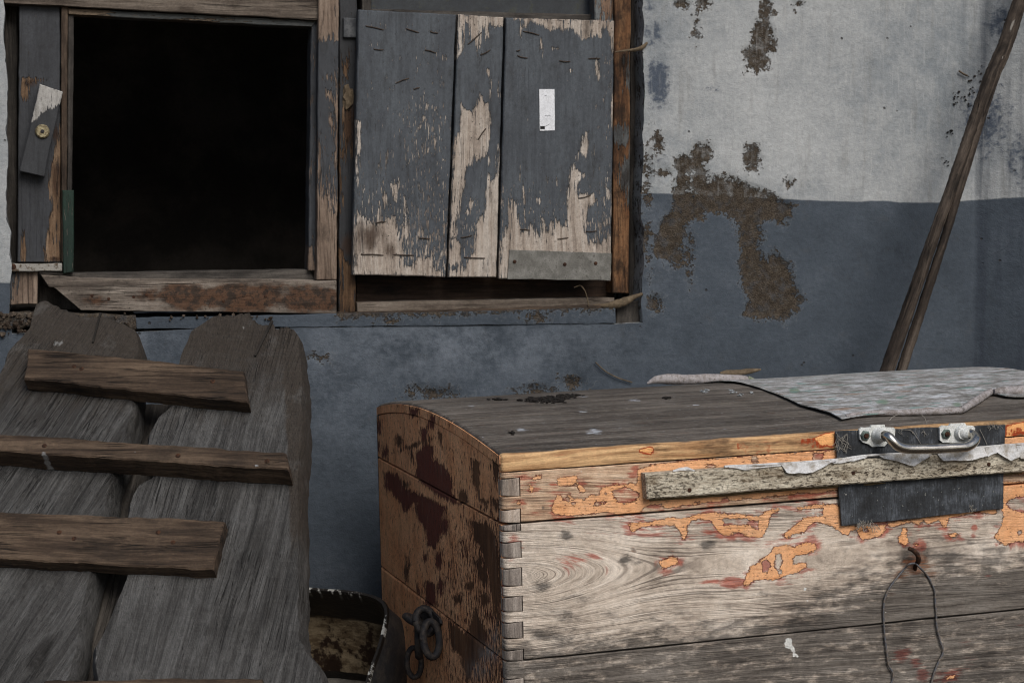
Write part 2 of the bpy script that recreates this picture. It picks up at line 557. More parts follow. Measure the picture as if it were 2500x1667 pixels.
def painted(name, wood_cols, paint, paint2, amp=14, flecks=True, dirt=c(40, 36, 32), fine=1.0, stain=False, dist=.0016, worm=.0, stretch=(30, 300, 300), gain=.66, dirt_amt=.5, bias=0.0):
    """old paint over weathered timber. bare = signed distance of bare wood, fd = fleck density, st = rust/water stain"""
    s = NT(name)
    g, gw, wood, h, big = grain(s, *wood_cols, fine=fine, cr=.55)
    if worm:
        v = s.vor(g, 120.0)
        wm = s.mul(s.ss(v, .12, .17, 1, 0), s.ss(s.noise(g, 14.0, 2), .46, .56))
        wood = s.mix(s.mul(wm, worm), wood, c(20, 15, 12))
    en = s.noise(s.vm(gw, stretch), 1.0, 4, .65)
    en2 = s.noise(s.vm(gw, tuple(x * .3 for x in stretch)), 1.0, 3, .6)
    bare = s.add(s.add(s.attr('bare'), bias), s.add(s.mul(s.sub(en, .5), amp * 3.4), s.mul(s.sub(en2, .5), amp * 2.2)))
    k = s.ss(bare, -1.2, 1.2)
    k = s.mul(k, s.ss(s.add(s.noise(s.vm(gw, (22, 240, 240), (3, 3, 3)), 1.0, 4, .65), s.mul(s.ss(s.attr('bare'), 0.0, 26.0), .12)), .40, .46))
    if flecks:
        fn = s.noise(s.vm(gw, (48, 430, 430)), 1.0, 3, .6)
        fd = s.attr('fd')
        lim = s.sub(.76, s.mul(fd, .30))
        fk = s.ss(s.sub(fn, lim), -.01, .02)
        k = s.mx(k, fk)
    pn = s.noise(s.vm(g, (6, 18, 18)), 1.0, 5, .65)
    pc = s.mix(s.ss(pn, .3, .7), paint, paint2)
    pc = s.mix(s.mul(s.ss(s.noise(s.vm(gw, (12, 190, 190)), 1.0, 3), .42, .72), .35), pc, tuple(x * .45 for x in paint[:3]) + (1,))
    col = s.mix(k, pc, wood)
    if stain:
        a = s.attr('st')
        bn = s.noise(s.vm(g, (16, 60, 60)), 1.0, 4, .7)
        col = s.mix(s.mul(s.ss(s.add(a, s.mul(s.sub(bn, .5), .9)), .3, .75), .85), col, c(70, 44, 24))
    dn = s.noise(s.vm(g, (14, 30, 30)), 1.0, 5, .7)
    col = s.mix(s.mul(s.ss(dn, .5 - .12 * (dirt_amt > .7), .74 - .12 * (dirt_amt > .7)), dirt_amt), col, dirt)
    hh = s.add(s.mul(h, s.add(.35, s.mul(k, .65))), s.mul(s.inv(k), 1.8))
    rg = s.add(.62, s.mul(k, .25))
    return s.out(col, rg, hh, dist, 1.0, gain=gain, grey=.22)

# timber colours
GREY_D, GREY_M, GREY_L = c(44, 40, 37), c(92, 87, 82), c(136, 130, 123)
mat_dark_timber = timber('dark_grey_timber', c(40, 36, 33), c(84, 77, 70), c(122, 113, 103), c(34, 29, 25), .55)
mat_brown_timber = timber('brown_rough_timber', c(48, 35, 25), c(100, 78, 58), c(140, 114, 88), c(36, 26, 18), .6)
mat_amber_timber = timber('amber_stained_timber', c(58, 34, 14), c(128, 84, 42), c(168, 122, 74), c(40, 24, 12), .75, brown=None)
mat_pale_timber = timber('pale_weathered_timber', c(78, 64, 52), c(136, 118, 100), c(172, 154, 134), c(62, 44, 30), .6)
mat_sill_timber = timber('sill_timber', c(82, 70, 60), c(138, 122, 106), c(176, 160, 142), c(44, 32, 22), .5, worm=.6, brown=c(104, 62, 22), gain=.6)
mat_slab = timber('ramp_slab_timber', c(52, 51, 50), c(96, 94, 92), c(130, 129, 127), c(60, 55, 50), .5, fine=1.7, cr=.75, dist=.0038, white=c(160, 158, 154), brown=c(84, 72, 60), gain=.43, bn_amp=.6, spotty=True, grey=.2)
mat_batten = timber('ramp_batten_timber', c(40, 28, 20), c(98, 76, 56), c(150, 122, 94), c(40, 32, 26), .5, fine=1.0, cr=.7, dist=.003, white=c(190, 190, 190), gain=.40, grey=.2)
mat_pole = timber('pole_timber', c(38, 28, 20), c(88, 68, 50), c(142, 118, 94), c(34, 24, 17), .8, cr=.7, dist=.003, white=c(200, 188, 170), gain=.38, grey=.4)
BARE = (c(126, 106, 90), c(196, 178, 160), c(224, 211, 196))
SLATE, SLATE2 = c(78, 84, 92), c(96, 104, 112)
mat_shutter = painted('slate_shutter_paint', BARE, SLATE, SLATE2, amp=9, stain=True, worm=.9, bias=-1.5)
mat_frame_paint = painted('slate_frame_paint', (c(80, 62, 48), c(142, 118, 98), c(172, 148, 126)), c(66, 70, 76), c(84, 88, 94), amp=10)
mat_jamb = painted('peeling_jamb_paint', (c(44, 26, 12), c(132, 84, 40), c(172, 122, 70)), c(92, 96, 98), c(112, 114, 112), amp=16, gain=.62, dirt=c(30, 22, 16), dirt_amt=.85)
mat_green = painted('green_flecked_paint', (c(60, 56, 46), c(110, 104, 92), c(140, 134, 120)), c(22, 50, 40), c(30, 62, 48), amp=8)

def mat_flat(name, col, col2=None, sc=60, rough=.7, metal=0.0, dist=.001, spec=.3, spots=None, lo=.4, hi=.65, gain=.66):
    s = NT(name)
    g = s.attr('gc', True)
    n = s.noise(g, sc, 5, .65)
    k = s.mix(s.ss(n, lo, hi), col, col2 or col)
    if spots:
        k = s.mix(s.ss(s.noise(g, sc * 4, 3, .6), .58, .68), k, spots)
    return s.out(k, rough, n, dist, .8, spec, metal, gain=gain)

mat_rust = mat_flat('rusty_iron', c(52, 34, 24), c(92, 60, 40), 220, .8, .2)
mat_nail = mat_flat('weathered_nail', c(66, 54, 46), c(96, 84, 74), 260, .8, .2)
mat_dark_iron = mat_flat('dark_iron', c(60, 59, 61), c(92, 84, 78), 110, .65, .3, .003)
mat_wire = mat_flat('dull_wire', c(112, 114, 120), c(132, 120, 108), 120, .6, .2)
mat_zinc = mat_flat('zinc_plate', c(122, 120, 114), c(150, 148, 142), 34, .6, .25, .0006, spots=c(104, 100, 94))
mat_sticker = mat_flat('white_sticker', c(232, 234, 238), c(222, 224, 228), 30, .5, gain=.9)
mat_ink = mat_flat('black_ink', c(22, 22, 24), rough=.6)
mat_scribble = mat_flat('grey_ink', c(120, 124, 130), rough=.6)
mat_bolt = mat_flat('pale_bolt', c(196, 184, 148), c(120, 104, 78), 240, .45, .5)
mat_white_wood = mat_flat('flaking_white_paint', c(176, 172, 164), c(96, 82, 68), 120, .8, dist=.002, lo=.5, hi=.6)
mat_crumb = mat_flat('mortar_crumbs', c(60, 48, 38), c(104, 92, 80), 60, .95)
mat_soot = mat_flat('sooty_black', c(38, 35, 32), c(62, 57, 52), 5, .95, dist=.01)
mat_thread = mat_flat('frayed_thread', c(150, 146, 138), c(190, 184, 174), 300, .9)
mat_twine = mat_flat('dry_straw', c(104, 90, 72), c(132, 116, 94), 90, .9)
mat_glass_dirty = mat_flat('dusty_glass', c(44, 50, 58), c(56, 62, 68), 14, .25, spec=.5, spots=c(60, 64, 60))
mat_earth = mat_flat('earth', c(74, 64, 54), c(104, 92, 78), 7, .95, dist=.02, gain=.5)
mat_hinge = mat_flat('grey_hinge', c(84, 86, 90), c(110, 112, 114), 60, .6, .3)

def make_plaster():
    s = NT('limewash_plaster')
    g = s.attr('gc', True)                       # metres on the wall
    big = s.noise(g, 2.6, 4, .6)
    mid = s.noise(g, 11.0, 5, .65)
    fine = s.noise(g, 70.0, 4, .7)
    grit = s.noise(g, 330.0, 3, .6)
    streak = s.noise(s.vm(g, (46, 5, 1)), 1.0, 4, .65)
    mott = s.add(s.mul(big, .45), s.add(s.mul(mid, .35), s.mul(fine, .2)))
    white = s.ramp(mott, [(.38, c(138, 144, 148)), (.5, c(168, 171, 172)), (.62, c(188, 190, 190))])
    white = s.mix(s.mul(s.ss(streak, .5, .75), .35), white, c(120, 118, 112))
    white = s.mix(s.ss(s.add(s.attr('smu'), s.mul(s.sub(fine, .5), 1.6)), .35, .8), white, c(84, 92, 104))
    blue = s.ramp(mott, [(.38, c(66, 73, 81)), (.52, c(78, 86, 95)), (.64, c(92, 99, 108))])
    blue = s.mix(s.mul(s.ss(s.noise(g, 24.0, 4, .7), .56, .72), .3), blue, c(84, 86, 88))
    lit_mottle = s.mul(s.attr('lit_pale'), s.ss(s.add(s.mul(mid, .6), s.mul(fine, .4)), .36, .62))  # brighter light under the windows, painted into the blue as a pale mottle
    blue = s.mix(s.mul(lit_mottle, .8), blue, c(116, 123, 132))
    k = s.ss(s.add(s.attr('line'), s.mul(s.sub(mid, .5), 10.0)), -2.0, 2.0)
    col = s.mix(k, white, blue)
    # shade of the right-hand corner, painted into the colour in soft vertical streaks
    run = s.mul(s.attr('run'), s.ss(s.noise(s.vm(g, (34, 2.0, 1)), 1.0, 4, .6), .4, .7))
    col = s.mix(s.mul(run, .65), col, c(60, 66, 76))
    # bare mortar where the wash has come away
    eb = s.add(s.add(s.attr('bare'), s.mul(s.sub(s.noise(g, 28.0, 3, .6), .5), 44.0)), s.add(s.mul(s.sub(fine, .5), 64.0), s.mul(s.sub(s.noise(g, 170.0, 4, .7), .5), 52.0)))
    kb = s.ss(eb, -2.5, 2.5)
    mort = s.ramp(s.add(s.mul(grit, .5), s.mul(fine, .5)), [(.36, c(52, 45, 37)), (.5, c(78, 69, 59)), (.66, c(108, 99, 88))])
    veil = s.ss(s.noise(g, 42.0, 4, .7), .46, .66)
    mort = s.mix(s.mul(veil, .38), mort, col)
    lip = s.ss(s.m('ABSOLUTE', s.add(eb, 5.0)), 0.0, 4.0, 1, 0)
    col = s.mix(kb, col, mort)
    col = s.mix(s.mul(lip, .07), col, c(214, 214, 210))
    ck = s.vor(s.vm(g, (1, 1, 0), s.vm(s.noise(g, 6.0, 4, .6, col=True), (.16, .16, 0))), 3.2, 'DISTANCE_TO_EDGE')
    crack = s.mul(s.ss(ck, .0, .006, 1, 0), s.ss(s.noise(g, 3.3, 2), .52, .62))
    col = s.mix(s.mul(crack, .05), col, c(58, 56, 54))
    br = s.noise(s.vm(g, (150, 12, 1)), 1.0, 3, .6)
    col = s.mix(s.mul(s.mul(s.ss(br, .54, .7), .20), s.inv(k)), col, c(205, 205, 203))
    # pits and fly specks
    pv = s.vor(g, 26.0)
    pit = s.mul(s.ss(pv, .05, .085, 1, 0), s.ss(s.noise(g, 9.0, 2), .5, .6))
    col = s.mix(s.mul(pit, .8), col, c(52, 48, 44))
    h = s.add(s.add(s.mul(fine, .5), s.mul(grit, .3)), s.add(s.mul(mid, 1.1), s.sub(s.mul(s.inv(kb), 2.2), s.add(s.mul(pit, .8), s.mul(crack, .1)))))
    h = s.add(h, s.mul(s.mul(kb, grit), 1.3))
    return s.out(col, .92, h, .0036, .9, .2, gain=.82, micro=.24)
mat_plaster = make_plaster()

# ================================================================== SETTING
gm = link('ground', [(-300, -300, 0), (300, -300, 0), (300, 300, 0), (-300, 300, 0)], [[0, 1, 2, 3]], mat_earth, None,
          {'gc': np.array([(-300, -300, 0), (300, -300, 0), (300, 300, 0), (-300, 300, 0)])}, 0)
gm['kind'] = 'structure'

# ---------------------------------------------------------------- plastered wall with the window opening
wall_root = empty('plastered_wall', WALL.pt(0., 0., 0.))
tag(wall_root, 'limewashed plaster wall, white above and slate blue below, with bare brown mortar patches', 'wall', kind='thing')

uL = WALL.uv(np.array([16.0, 350.0]))[0]
uR = WALL.uv(np.array([1569.0, 380.0]))[0]
vB = WALL.uv(np.array([1520.0, 788.0]))[1]
vT = 1.82
uC = WALL.uv(np.array([2385.0, 500.0]))[0]       # corner on the right
def axis(lo, hi, fixed, dlo, dhi, st):
    a = [lo]
    for x in np.arange(lo, dlo, .12): a.append(x)
    for x in np.arange(dlo, dhi, st): a.append(x)
    for x in np.arange(dhi, hi, .12): a.append(x)
    a.append(hi)
    a = np.array(sorted(set(np.round(a, 5))))
    for f in fixed: a[np.argmin(abs(a - f))] = f
    return np.unique(a)
us = axis(-2.6, 2.2, (uL, uR), -1.02, 1.12, .0062)
vs_ = axis(0.0, 2.7, (vB, vT), .45, 1.5, .0062)
U, Vv = np.meshgrid(us, vs_)
bnd = (np.isclose(U, uL) | np.isclose(U, uR)) & (Vv <= vT + 1e-6) & (Vv >= vB - 1e-6)
bndh = (np.isclose(Vv, vB) | np.isclose(Vv, vT)) & (U <= uR + 1e-6) & (U >= uL - 1e-6)
U2 = U + np.where(bnd, .007 * wob(Vv * 9, 3, 6), 0)
V2 = Vv + np.where(bndh, .003 * wob(U * 9, 4, 6), 0)
bare_polys = [
    Z(3, (490, 90), (540, 95), (565, 160), (560, 200), (530, 280), (490, 295), (455, 280), (450, 240), (435, 205), (470, 190)),
    Z(3, (505, -20), (535, -20), (550, 60), (525, 110), (500, 60)),
    Z(3, (155, 650), (210, 625), (245, 580), (305, 590), (310, 620), (280, 660), (300, 720), (380, 710), (430, 735), (520, 770), (570, 800), (640, 830),
      (620, 870), (600, 920), (560, 880), (500, 900), (510, 940), (500, 1000), (520, 1060), (560, 1010), (585, 1050), (620, 1060), (640, 1140), (680, 1215),
      (640, 1250), (630, 1290), (590, 1285), (530, 1280), (440, 1265), (455, 1200), (425, 1120), (430, 1000), (420, 900), (330, 850), (250, 880), (215, 900),
      (200, 980), (195, 1060), (150, 1065), (80, 1030), (75, 970), (110, 890), (160, 850), (155, 760), (165, 700)),
]
bare_ells = ZE(3, (470, 640, 34, 48), (95, 580, 12, 26), (80, 1222, 26, 30), (50, 720, 14, 80), (190, 15, 26, 16), (270, 12, 20, 14), (245, 110, 14, 30),
               (130, 700, 20, 14), (620, 745, 14, 12), (660, 20, 10, 10), (50, 980, 12, 60), (220, 1010, 14, 60)) + \
    [(1062, 962, 44, 10), (1020, 950, 20, 6), (1310, 952, 30, 10), (1400, 935, 24, 12), (762, 872, 16, 6)]
holes = [Z(3, (210, 700), (238, 700), (238, 770), (212, 770))]
P2 = WALL.pt(U2, V2, np.zeros_like(U2)).reshape(-1, 3)
px = proj(P2)
nearv = ((P2 - CAM) @ CF) > .2
bare = M(bare_polys, bare_ells, holes, lim=80)(px)
lx = [0, 60, 90, 1568, 1640, 1890, 2000, 2095, 2160, 2192, 2295, 2350, 2430, 2500, 3000]
ly = [690, 690, 470, 470, 473, 485, 490, 492, 491, 495, 494, 492, 485, 480, 470]
line = np.clip(px[:, 1] - np.interp(px[:, 0], lx, ly), -60, 60)
smu = soft(ZE(3, (95, 330, 60, 130, 0, 1.0), (75, 140, 60, 90, 0, .7), (60, 30, 50, 60, 0, .6), (330, 360, 120, 40, 0, .45), (1400, 480, 130, 230, 0, .75),
               (1450, 100, 70, 130, 0, .7), (1500, 640, 70, 200, 0, .6), (100, 640, 60, 60, 0, .5)))(px)
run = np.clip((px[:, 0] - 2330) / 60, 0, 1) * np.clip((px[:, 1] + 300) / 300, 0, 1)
wW = .003 * (wob(U2 * 1.1, 11, 2) + wob(V2 * 1.1, 12, 2)) - .006 * np.clip(bare / 10 + .5, 0, 1).reshape(U2.shape)
# the wall turns towards the viewer a little at the right-hand corner
turn = np.clip(U2 - uC, 0, None)
wW = wW + turn * .6
P3 = WALL.pt(U2, V2, wW).reshape(-1, 3)
nvv, nuu = U2.shape
idx = np.arange(nvv * nuu).reshape(nvv, nuu)
cu_, cv_ = .5 * (U[:-1, :-1] + U[1:, 1:]), .5 * (Vv[:-1, :-1] + Vv[1:, 1:])
keep = ~((cu_ > uL) & (cu_ < uR) & (cv_ > vB) & (cv_ < vT))
Q = np.stack([idx[:-1, :-1], idx[:-1, 1:], idx[1:, 1:], idx[1:, :-1]], -1)[keep]
gcw = np.stack([U2, V2, np.zeros_like(U2)], -1).reshape(-1, 3)
plaster = link('plaster', P3, Q.tolist(), mat_plaster, wall_root, {'gc': gcw, 'bare': bare, 'line': line, 'smu': smu, 'run': run, 'lit_pale': soft([(1100, 840, 420, 110, 0, 1.0), (830, 930, 130, 200, 0, .6), (1590, 600, 60, 160, 0, .7), (340, 830, 130, 60, 0, .9)])(px)}, 60)

# reveals of the opening (the thickness of the wall), each side its own mesh
def reveal(name, p, q, depth, mat=mat_plaster):
    n = 60
    t = np.linspace(0, 1, n)
    k = np.linspace(0, 1, 8)
    A = np.array(p)[None] * (1 - t)[:, None] + np.array(q)[None] * t[:, None]
    UU = A[:, None, 0] + 0 * k[None]; VV = A[:, None, 1] + 0 * k[None]
    WW = -depth * k[None] + 0 * UU + .0005
    jig = .007 * wob(VV * 9, 3, 6) if abs(p[0] - q[0]) < 1e-6 else 0
    jv = .003 * wob(UU * 9, 4, 6) if abs(p[1] - q[1]) < 1e-6 else 0
    G = WALL.pt(UU + jig, VV + jv, WW)
    id_ = np.arange(n * 8).reshape(n, 8)
    fs = np.stack([id_[:-1, :-1], id_[:-1, 1:], id_[1:, 1:], id_[1:, :-1]], -1).reshape(-1, 4).tolist()
    z = np.zeros(n * 8)
    link(name, G.reshape(-1, 3), fs, mat, wall_root, {'gc': np.stack([UU + WW, VV, WW], -1).reshape(-1, 3), 'bare': z - 6, 'line': z - 60, 'smu': z + .2, 'run': z}, 60)
reveal('reveal', (uL, vB), (uL, vT), .26)
reveal('reveal', (uR, vB), (uR, vT), .26)
reveal('reveal', (uL, vB), (uR, vB), .26)
reveal('reveal', (uL, vT), (uR, vT), .26)

# plaster ledge under the joinery
def zmask(v): return lambda P: np.full(len(P), float(v))
PLM = {'bare': M([Z(2, (0, 1490), (420, 1480), (1330, 1470), (1335, 1482), (400, 1500), (0, 1515))], ZE(2, (965, 1524, 30, 12), (250, 1535, 20, 8)), lim=60), 'line': zmask(60), 'smu': zmask(0), 'run': zmask(0)}
panel('ledge', WALL, Z(13, (1850, 770), (1880, 915)) , [(1503, 752), (1503, 790)], mat_plaster, wall_root, off=.0015, th=.2, step=.006, bev=.001, ew=.002, masks=PLM, grain='u', gshift=False)
panel('ledge', WALL, [(-20, 764), (-20, 800)], [(330, 770), (332, 803)], mat_plaster, wall_root, off=.003, th=.2, step=.006, bev=.003, ew=.004,
      masks={'bare': zmask(14), 'line': zmask(60), 'smu': zmask(0), 'run': zmask(0)}, grain='u', gshift=False)

# unlit room behind the opening
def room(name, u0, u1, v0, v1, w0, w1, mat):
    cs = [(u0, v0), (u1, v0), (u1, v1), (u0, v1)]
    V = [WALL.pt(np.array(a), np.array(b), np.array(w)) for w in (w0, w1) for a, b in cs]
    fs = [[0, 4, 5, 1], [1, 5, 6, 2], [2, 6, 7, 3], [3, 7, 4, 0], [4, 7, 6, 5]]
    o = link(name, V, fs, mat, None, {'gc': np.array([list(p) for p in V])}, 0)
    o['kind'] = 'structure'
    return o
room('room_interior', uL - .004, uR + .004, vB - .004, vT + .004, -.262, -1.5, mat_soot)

# ================================================================== LEFT WINDOW (open, no sash)
win = empty('window_frame', WALL.pt(WALL.uv(np.array([460., 700.]))[0], vB, -.05))
tag(win, 'weathered wooden window frame around a black open square with no glass', 'window', kind='thing')
def B(name, a, b, cc, d, mat, par, off, th, **kw):
    A_, B_ = quad(a, b, cc, d)
    return panel(name, WALL, A_, B_, mat, par, off=off, th=th, **kw)

# painted side board at the far edge
sb_bare = M([Z(1, (215, 1250), (210, 1200), (235, 1090), (250, 980), (230, 900), (245, 800), (265, 680), (285, 590), (296, 640), (296, 1250)),
             Z(1, (92, 1250), (100, 1180), (112, 1090), (124, 1180), (122, 1250))], ZE(1, (150, 385, 45, 12), (120, 440, 18, 40)), lim=60)
B('side_board', (48, -120), (147, -120), (148, 641), (42, 641), painted('dark_slate_paint', (c(70, 48, 28), c(134, 102, 70), c(170, 140, 108)), c(58, 60, 65), c(72, 75, 81), amp=7, stain=True), win, -.045, .03,
  masks={'bare': sb_bare, 'fd': zmask(.12), 'st': soft(ZE(1, (270, 850, 40, 130, 0, .9), (265, 640, 25, 60, 0, .8), (140, 400, 60, 30, 0, .7), (265, 1240, 60, 18, 0, .8)))})
B('back_board', (14, -120), (44, -120), (40, 650), (8, 650), mat_dark_timber, win, -.085, .02)
# stile beside the opening, in layers
B('stile', (149, 16), (165, 16), (163, 640), (150, 640), mat_brown_timber, win, -.038, .06)
B('stile', (166, 30), (181, 34), (176, 470), (164, 470), mat_dark_timber, win, -.046, .05)
B('green_strip', (152, 465), (180, 465), (180, 664), (154, 668), mat_green, win, -.030, .04, masks={'bare': zmask(-30), 'fd': zmask(.42)})
# head
B('head_rail', (10, -60), (780, -60), (778, 49), (10, 8), mat_pale_timber, win, -.028, .06, grain='u')
B('head_strip', (166, 21), (776, 51), (760, 67), (168, 36), painted('head_strip_paint', (c(84, 66, 48), c(130, 108, 84), c(160, 138, 110)), c(86, 90, 90), c(104, 102, 94), amp=12), win, -.040, .05, grain='u',
  masks={'bare': M([], [(210, 33, 60, 18), (480, 50, 90, 4), (175, 30, 30, 16)], lim=30), 'fd': zmask(.4)})
# right of the opening
B('stile', (760, 63), (776, 55), (771, 660), (752, 660), mat_frame_paint, win, -.042, .05, masks={'bare': M([Z(1, (1470, 1180), (1515, 1180), (1515, 1300), (1470, 1300))], ZE(1, (1495, 480, 8, 20), (1490, 820, 8, 40)), lim=40), 'fd': zmask(.45)})
B('jamb_board', (778, -80), (828, -80), (822, 683), (773, 683), mat_frame_paint, win, -.018, .05,
  masks={'bare': M([Z(1, (1500, -200), (1640, -200), (1640, 190), (1590, 200), (1500, 195)),
                    Z(1, (1500, 900), (1530, 900), (1545, 960), (1560, 930), (1570, 1010), (1600, 1020), (1605, 985), (1640, 980), (1640, 1400), (1500, 1400))],
                   ZE(1, (1572, 375, 12, 18), (1570, 455, 10, 20), (1580, 575, 9, 24), (1608, 640, 8, 200), (1528, 800, 7, 150)), lim=50),
         'fd': lambda P: np.clip((P[:, 1] - 250) / 260, .2, 1.0)})
# bottom rail, lipped sill and the stained apron board
B('bottom_rail', (96, 668), (756, 658), (772, 690), (110, 700), mat_dark_timber, win, -.055, .05, grain='u')
panel('sill', WALL, Z(13, (545, 160), (1100, 218), (1600, 225), (2352, 232)) + [(600, 682), (768, 684)], Z(13, (670, 345), (1100, 345), (1650, 335), (2352, 296)) + [(600, 692), (770, 690)],
      mat_sill_timber, win, off=-.012, th=.05, step=.005, grain='u', masks={'st': zmask(.1)})
panel('apron_board', WALL, Z(1, (258, 1376), (500, 1372), (900, 1358), (1610, 1342)), Z(1, (390, 1486), (700, 1490), (1100, 1494), (1612, 1502)), mat_sill_timber, win, off=-.008, th=.03, step=.005, grain='u',
      masks={'st': soft(ZE(1, (880, 1420, 160, 90, 0, 1.1), (1150, 1420, 300, 90, 0, 1.1), (1480, 1430, 220, 90, 0, .95), (720, 1420, 120, 80, 0, .62), (460, 1440, 110, 60, 0, .5)))})
for q in Z(1, (440, 1415), (520, 1430), (640, 1420), (700, 1412), (1070, 1442), (1270, 1418)):
    disc('nail_head', WALL.at(np.array(q), -.0085), WALL.n, .0032, .001, mat_rust, win, 9)
B('ledger_strip', Z(1, (20, 1262))[0], Z(1, (296, 1262))[0], Z(1, (296, 1299))[0], Z(1, (20, 1299))[0], mat_white_wood, win, -.006, .03)
disc('nail_head', WALL.at(np.array(Z(1, (62, 1276))[0]), -.0065), WALL.n, .006, .001, mat_rust, win, 10)
B('corner_block', Z(1, (4, 1301))[0], Z(1, (181, 1301))[0], Z(1, (180, 1456))[0], Z(1, (14, 1458))[0], mat_frame_paint, win, -.02, .04,
  masks={'bare': M([Z(1, (70, 1290), (200, 1290), (200, 1480), (50, 1480), (62, 1400))], lim=50), 'fd': zmask(.25)})
B('corner_block', Z(1, (186, 1301))[0], Z(1, (300, 1301))[0], Z(1, (400, 1486))[0], Z(1, (188, 1470))[0], mat_dark_timber, win, -.07, .04)
# wooden turn button with its bolt
latch = panel('turn_button', WALL, Z(1, (190, 402), (150, 585), (92, 818)), Z(1, (300, 440), (285, 500), (213, 846)), painted('turn_button_paint', (c(120, 112, 104), c(176, 172, 164), c(206, 202, 196)), c(58, 60, 64), c(72, 74, 78), amp=6), win, off=-.018, th=.02, step=.003,
              masks={'bare': M([Z(1, (180, 390), (310, 435), (290, 500), (200, 545), (150, 590), (140, 580))], lim=40), 'fd': zmask(.1)})
bc = WALL.at(np.array(Z(1, (203, 630))[0]), -.018)
bolt = disc('bolt', bc, WALL.n, .0135, .006, mat_bolt, latch, 18, .5)
disc('bolt_slot', bc + WALL.n * .0062, WALL.n, .004, .0012, mat_dark_iron, bolt, 8)

# ================================================================== RIGHT WINDOW: frame behind the shutter
win2 = empty('window_frame', WALL.pt(WALL.uv(np.array([1200., 700.]))[0], vB, -.05))
tag(win2, 'dark rotting window frame with amber jamb behind the slate shutter', 'window', kind='thing')
B('centre_post', (830, -80), (872, -80), (868, 762), (827, 762), painted('centre_post_paint', (c(52, 34, 18), c(112, 80, 48), c(150, 118, 84)), c(50, 52, 56), c(64, 66, 70), amp=14, stain=True), win2, -.030, .05,
  masks={'bare': M([Z(2, (15, 1190), (100, 1300), (100, 1500), (15, 1500))], ZE(2, (60, 620, 30, 130), (45, 330, 10, 50), (10, 800, 10, 200)), lim=50), 'fd': zmask(.25),
         'st': soft(ZE(2, (65, 600, 40, 200, 0, .8), (60, 1180, 60, 80, 0, .8)))})
blob('resin_lump', WALL.at(np.array(Z(2, (55, 465))[0]), -.028), (.011, .006, .022), mat_twine, win2, 3, 2, .4)
B('hinge', Z(2, (36, 85))[0], Z(2, (100, 88))[0], Z(2, (100, 182))[0], Z(2, (36, 180))[0], mat_hinge, win2, -.022, .01, ew=.0006)
B('pane', (905, -90), (1446, -90), (1446, 42), (905, 28), mat_glass_dirty, win2, -.075, .004, ew=0, rough=0)
B('glazing_bar', (905, 22), (1448, 36), (1448, 60), (905, 44), mat_dark_timber, win2, -.060, .04, grain='u')
B('glazing_bar', (884, -90), (906, -90), (906, 60), (884, 60), mat_dark_timber, win2, -.052, .04)
B('stile', (1451, -90), (1500, -90), (1500, 60), (1451, 52), painted('stile_paint', (c(80, 54, 36), c(150, 116, 90), c(178, 148, 122)), c(116, 122, 124), c(136, 140, 140), amp=18), win2, -.036, .05, masks={'bare': M([], [(1482, 10, 18, 50)], lim=40), 'fd': zmask(.6)})
jb = M([], [(1513, 330, 20, 26), (1528, 430, 16, 40), (1540, 480, 12, 20), (1534, 180, 8, 30)], lim=50)
B('jamb_board', (1502, -90), (1541, -90), (1535, 716), (1495, 716), mat_jamb, win2, -.026, .05,
  masks={'bare': lambda P: -jb(P) , 'fd': zmask(.3)})
B('jamb_board', (1541, -90), (1571, -90), (1570, 786), (1536, 786), mat_dark_timber, win2, -.06, .05)
B('sub_rail', (870, 662), (1500, 676), (1500, 742), (870, 738), timber('rotten_rail', c(30, 20, 13), c(74, 52, 36), c(112, 84, 62), c(20, 14, 10), .7), win2, -.075, .05, grain='u')
B('bottom_rail', (872, 738), (1500, 726), (1500, 752), (872, 762), mat_pale_timber, win2, -.035, .05, grain='u')
B('bottom_rail', (826, 764), (1502, 745), (1502, 762), (826, 778), mat_brown_timber, win2, -.012, .08, grain='u', ew=.003)
B('post_foot', (1505, 735), (1569, 735), (1566, 792), (1505, 790), mat_dark_timber, win2, -.02, .05)
tube('strap', [WALL.at(np.array(q), o) for q, o in zip(Z(14, (300, 915), (480, 920), (640, 900), (800, 850), (920, 790), (1060, 735)), (-.03, -.012, -.004, -.002, .0, .004))],
     [.002, .006, .009, .009, .006, .003], mat_twine, win2, 8, 4, bump=.12)
tube('twine', [WALL.at(np.array(q), .004) for q in Z(2, (1335, 250), (1390, 243), (1430, 240), (1465, 228), (1490, 205))], [.0015, .0025, .004, .0045, .002], mat_twine, win2, 7, 4, bump=.2)
tube('twine', [WALL.at(np.array(q), -.01) for q in Z(14, (10, 640), (110, 610), (170, 680), (210, 800), (235, 930))], .0011, mat_twine, win2, 6)
tube('twine', [WALL.at(np.array(q), -.01) for q in Z(14, (120, 620), (150, 660), (180, 690))], .001, mat_twine, win2, 6)

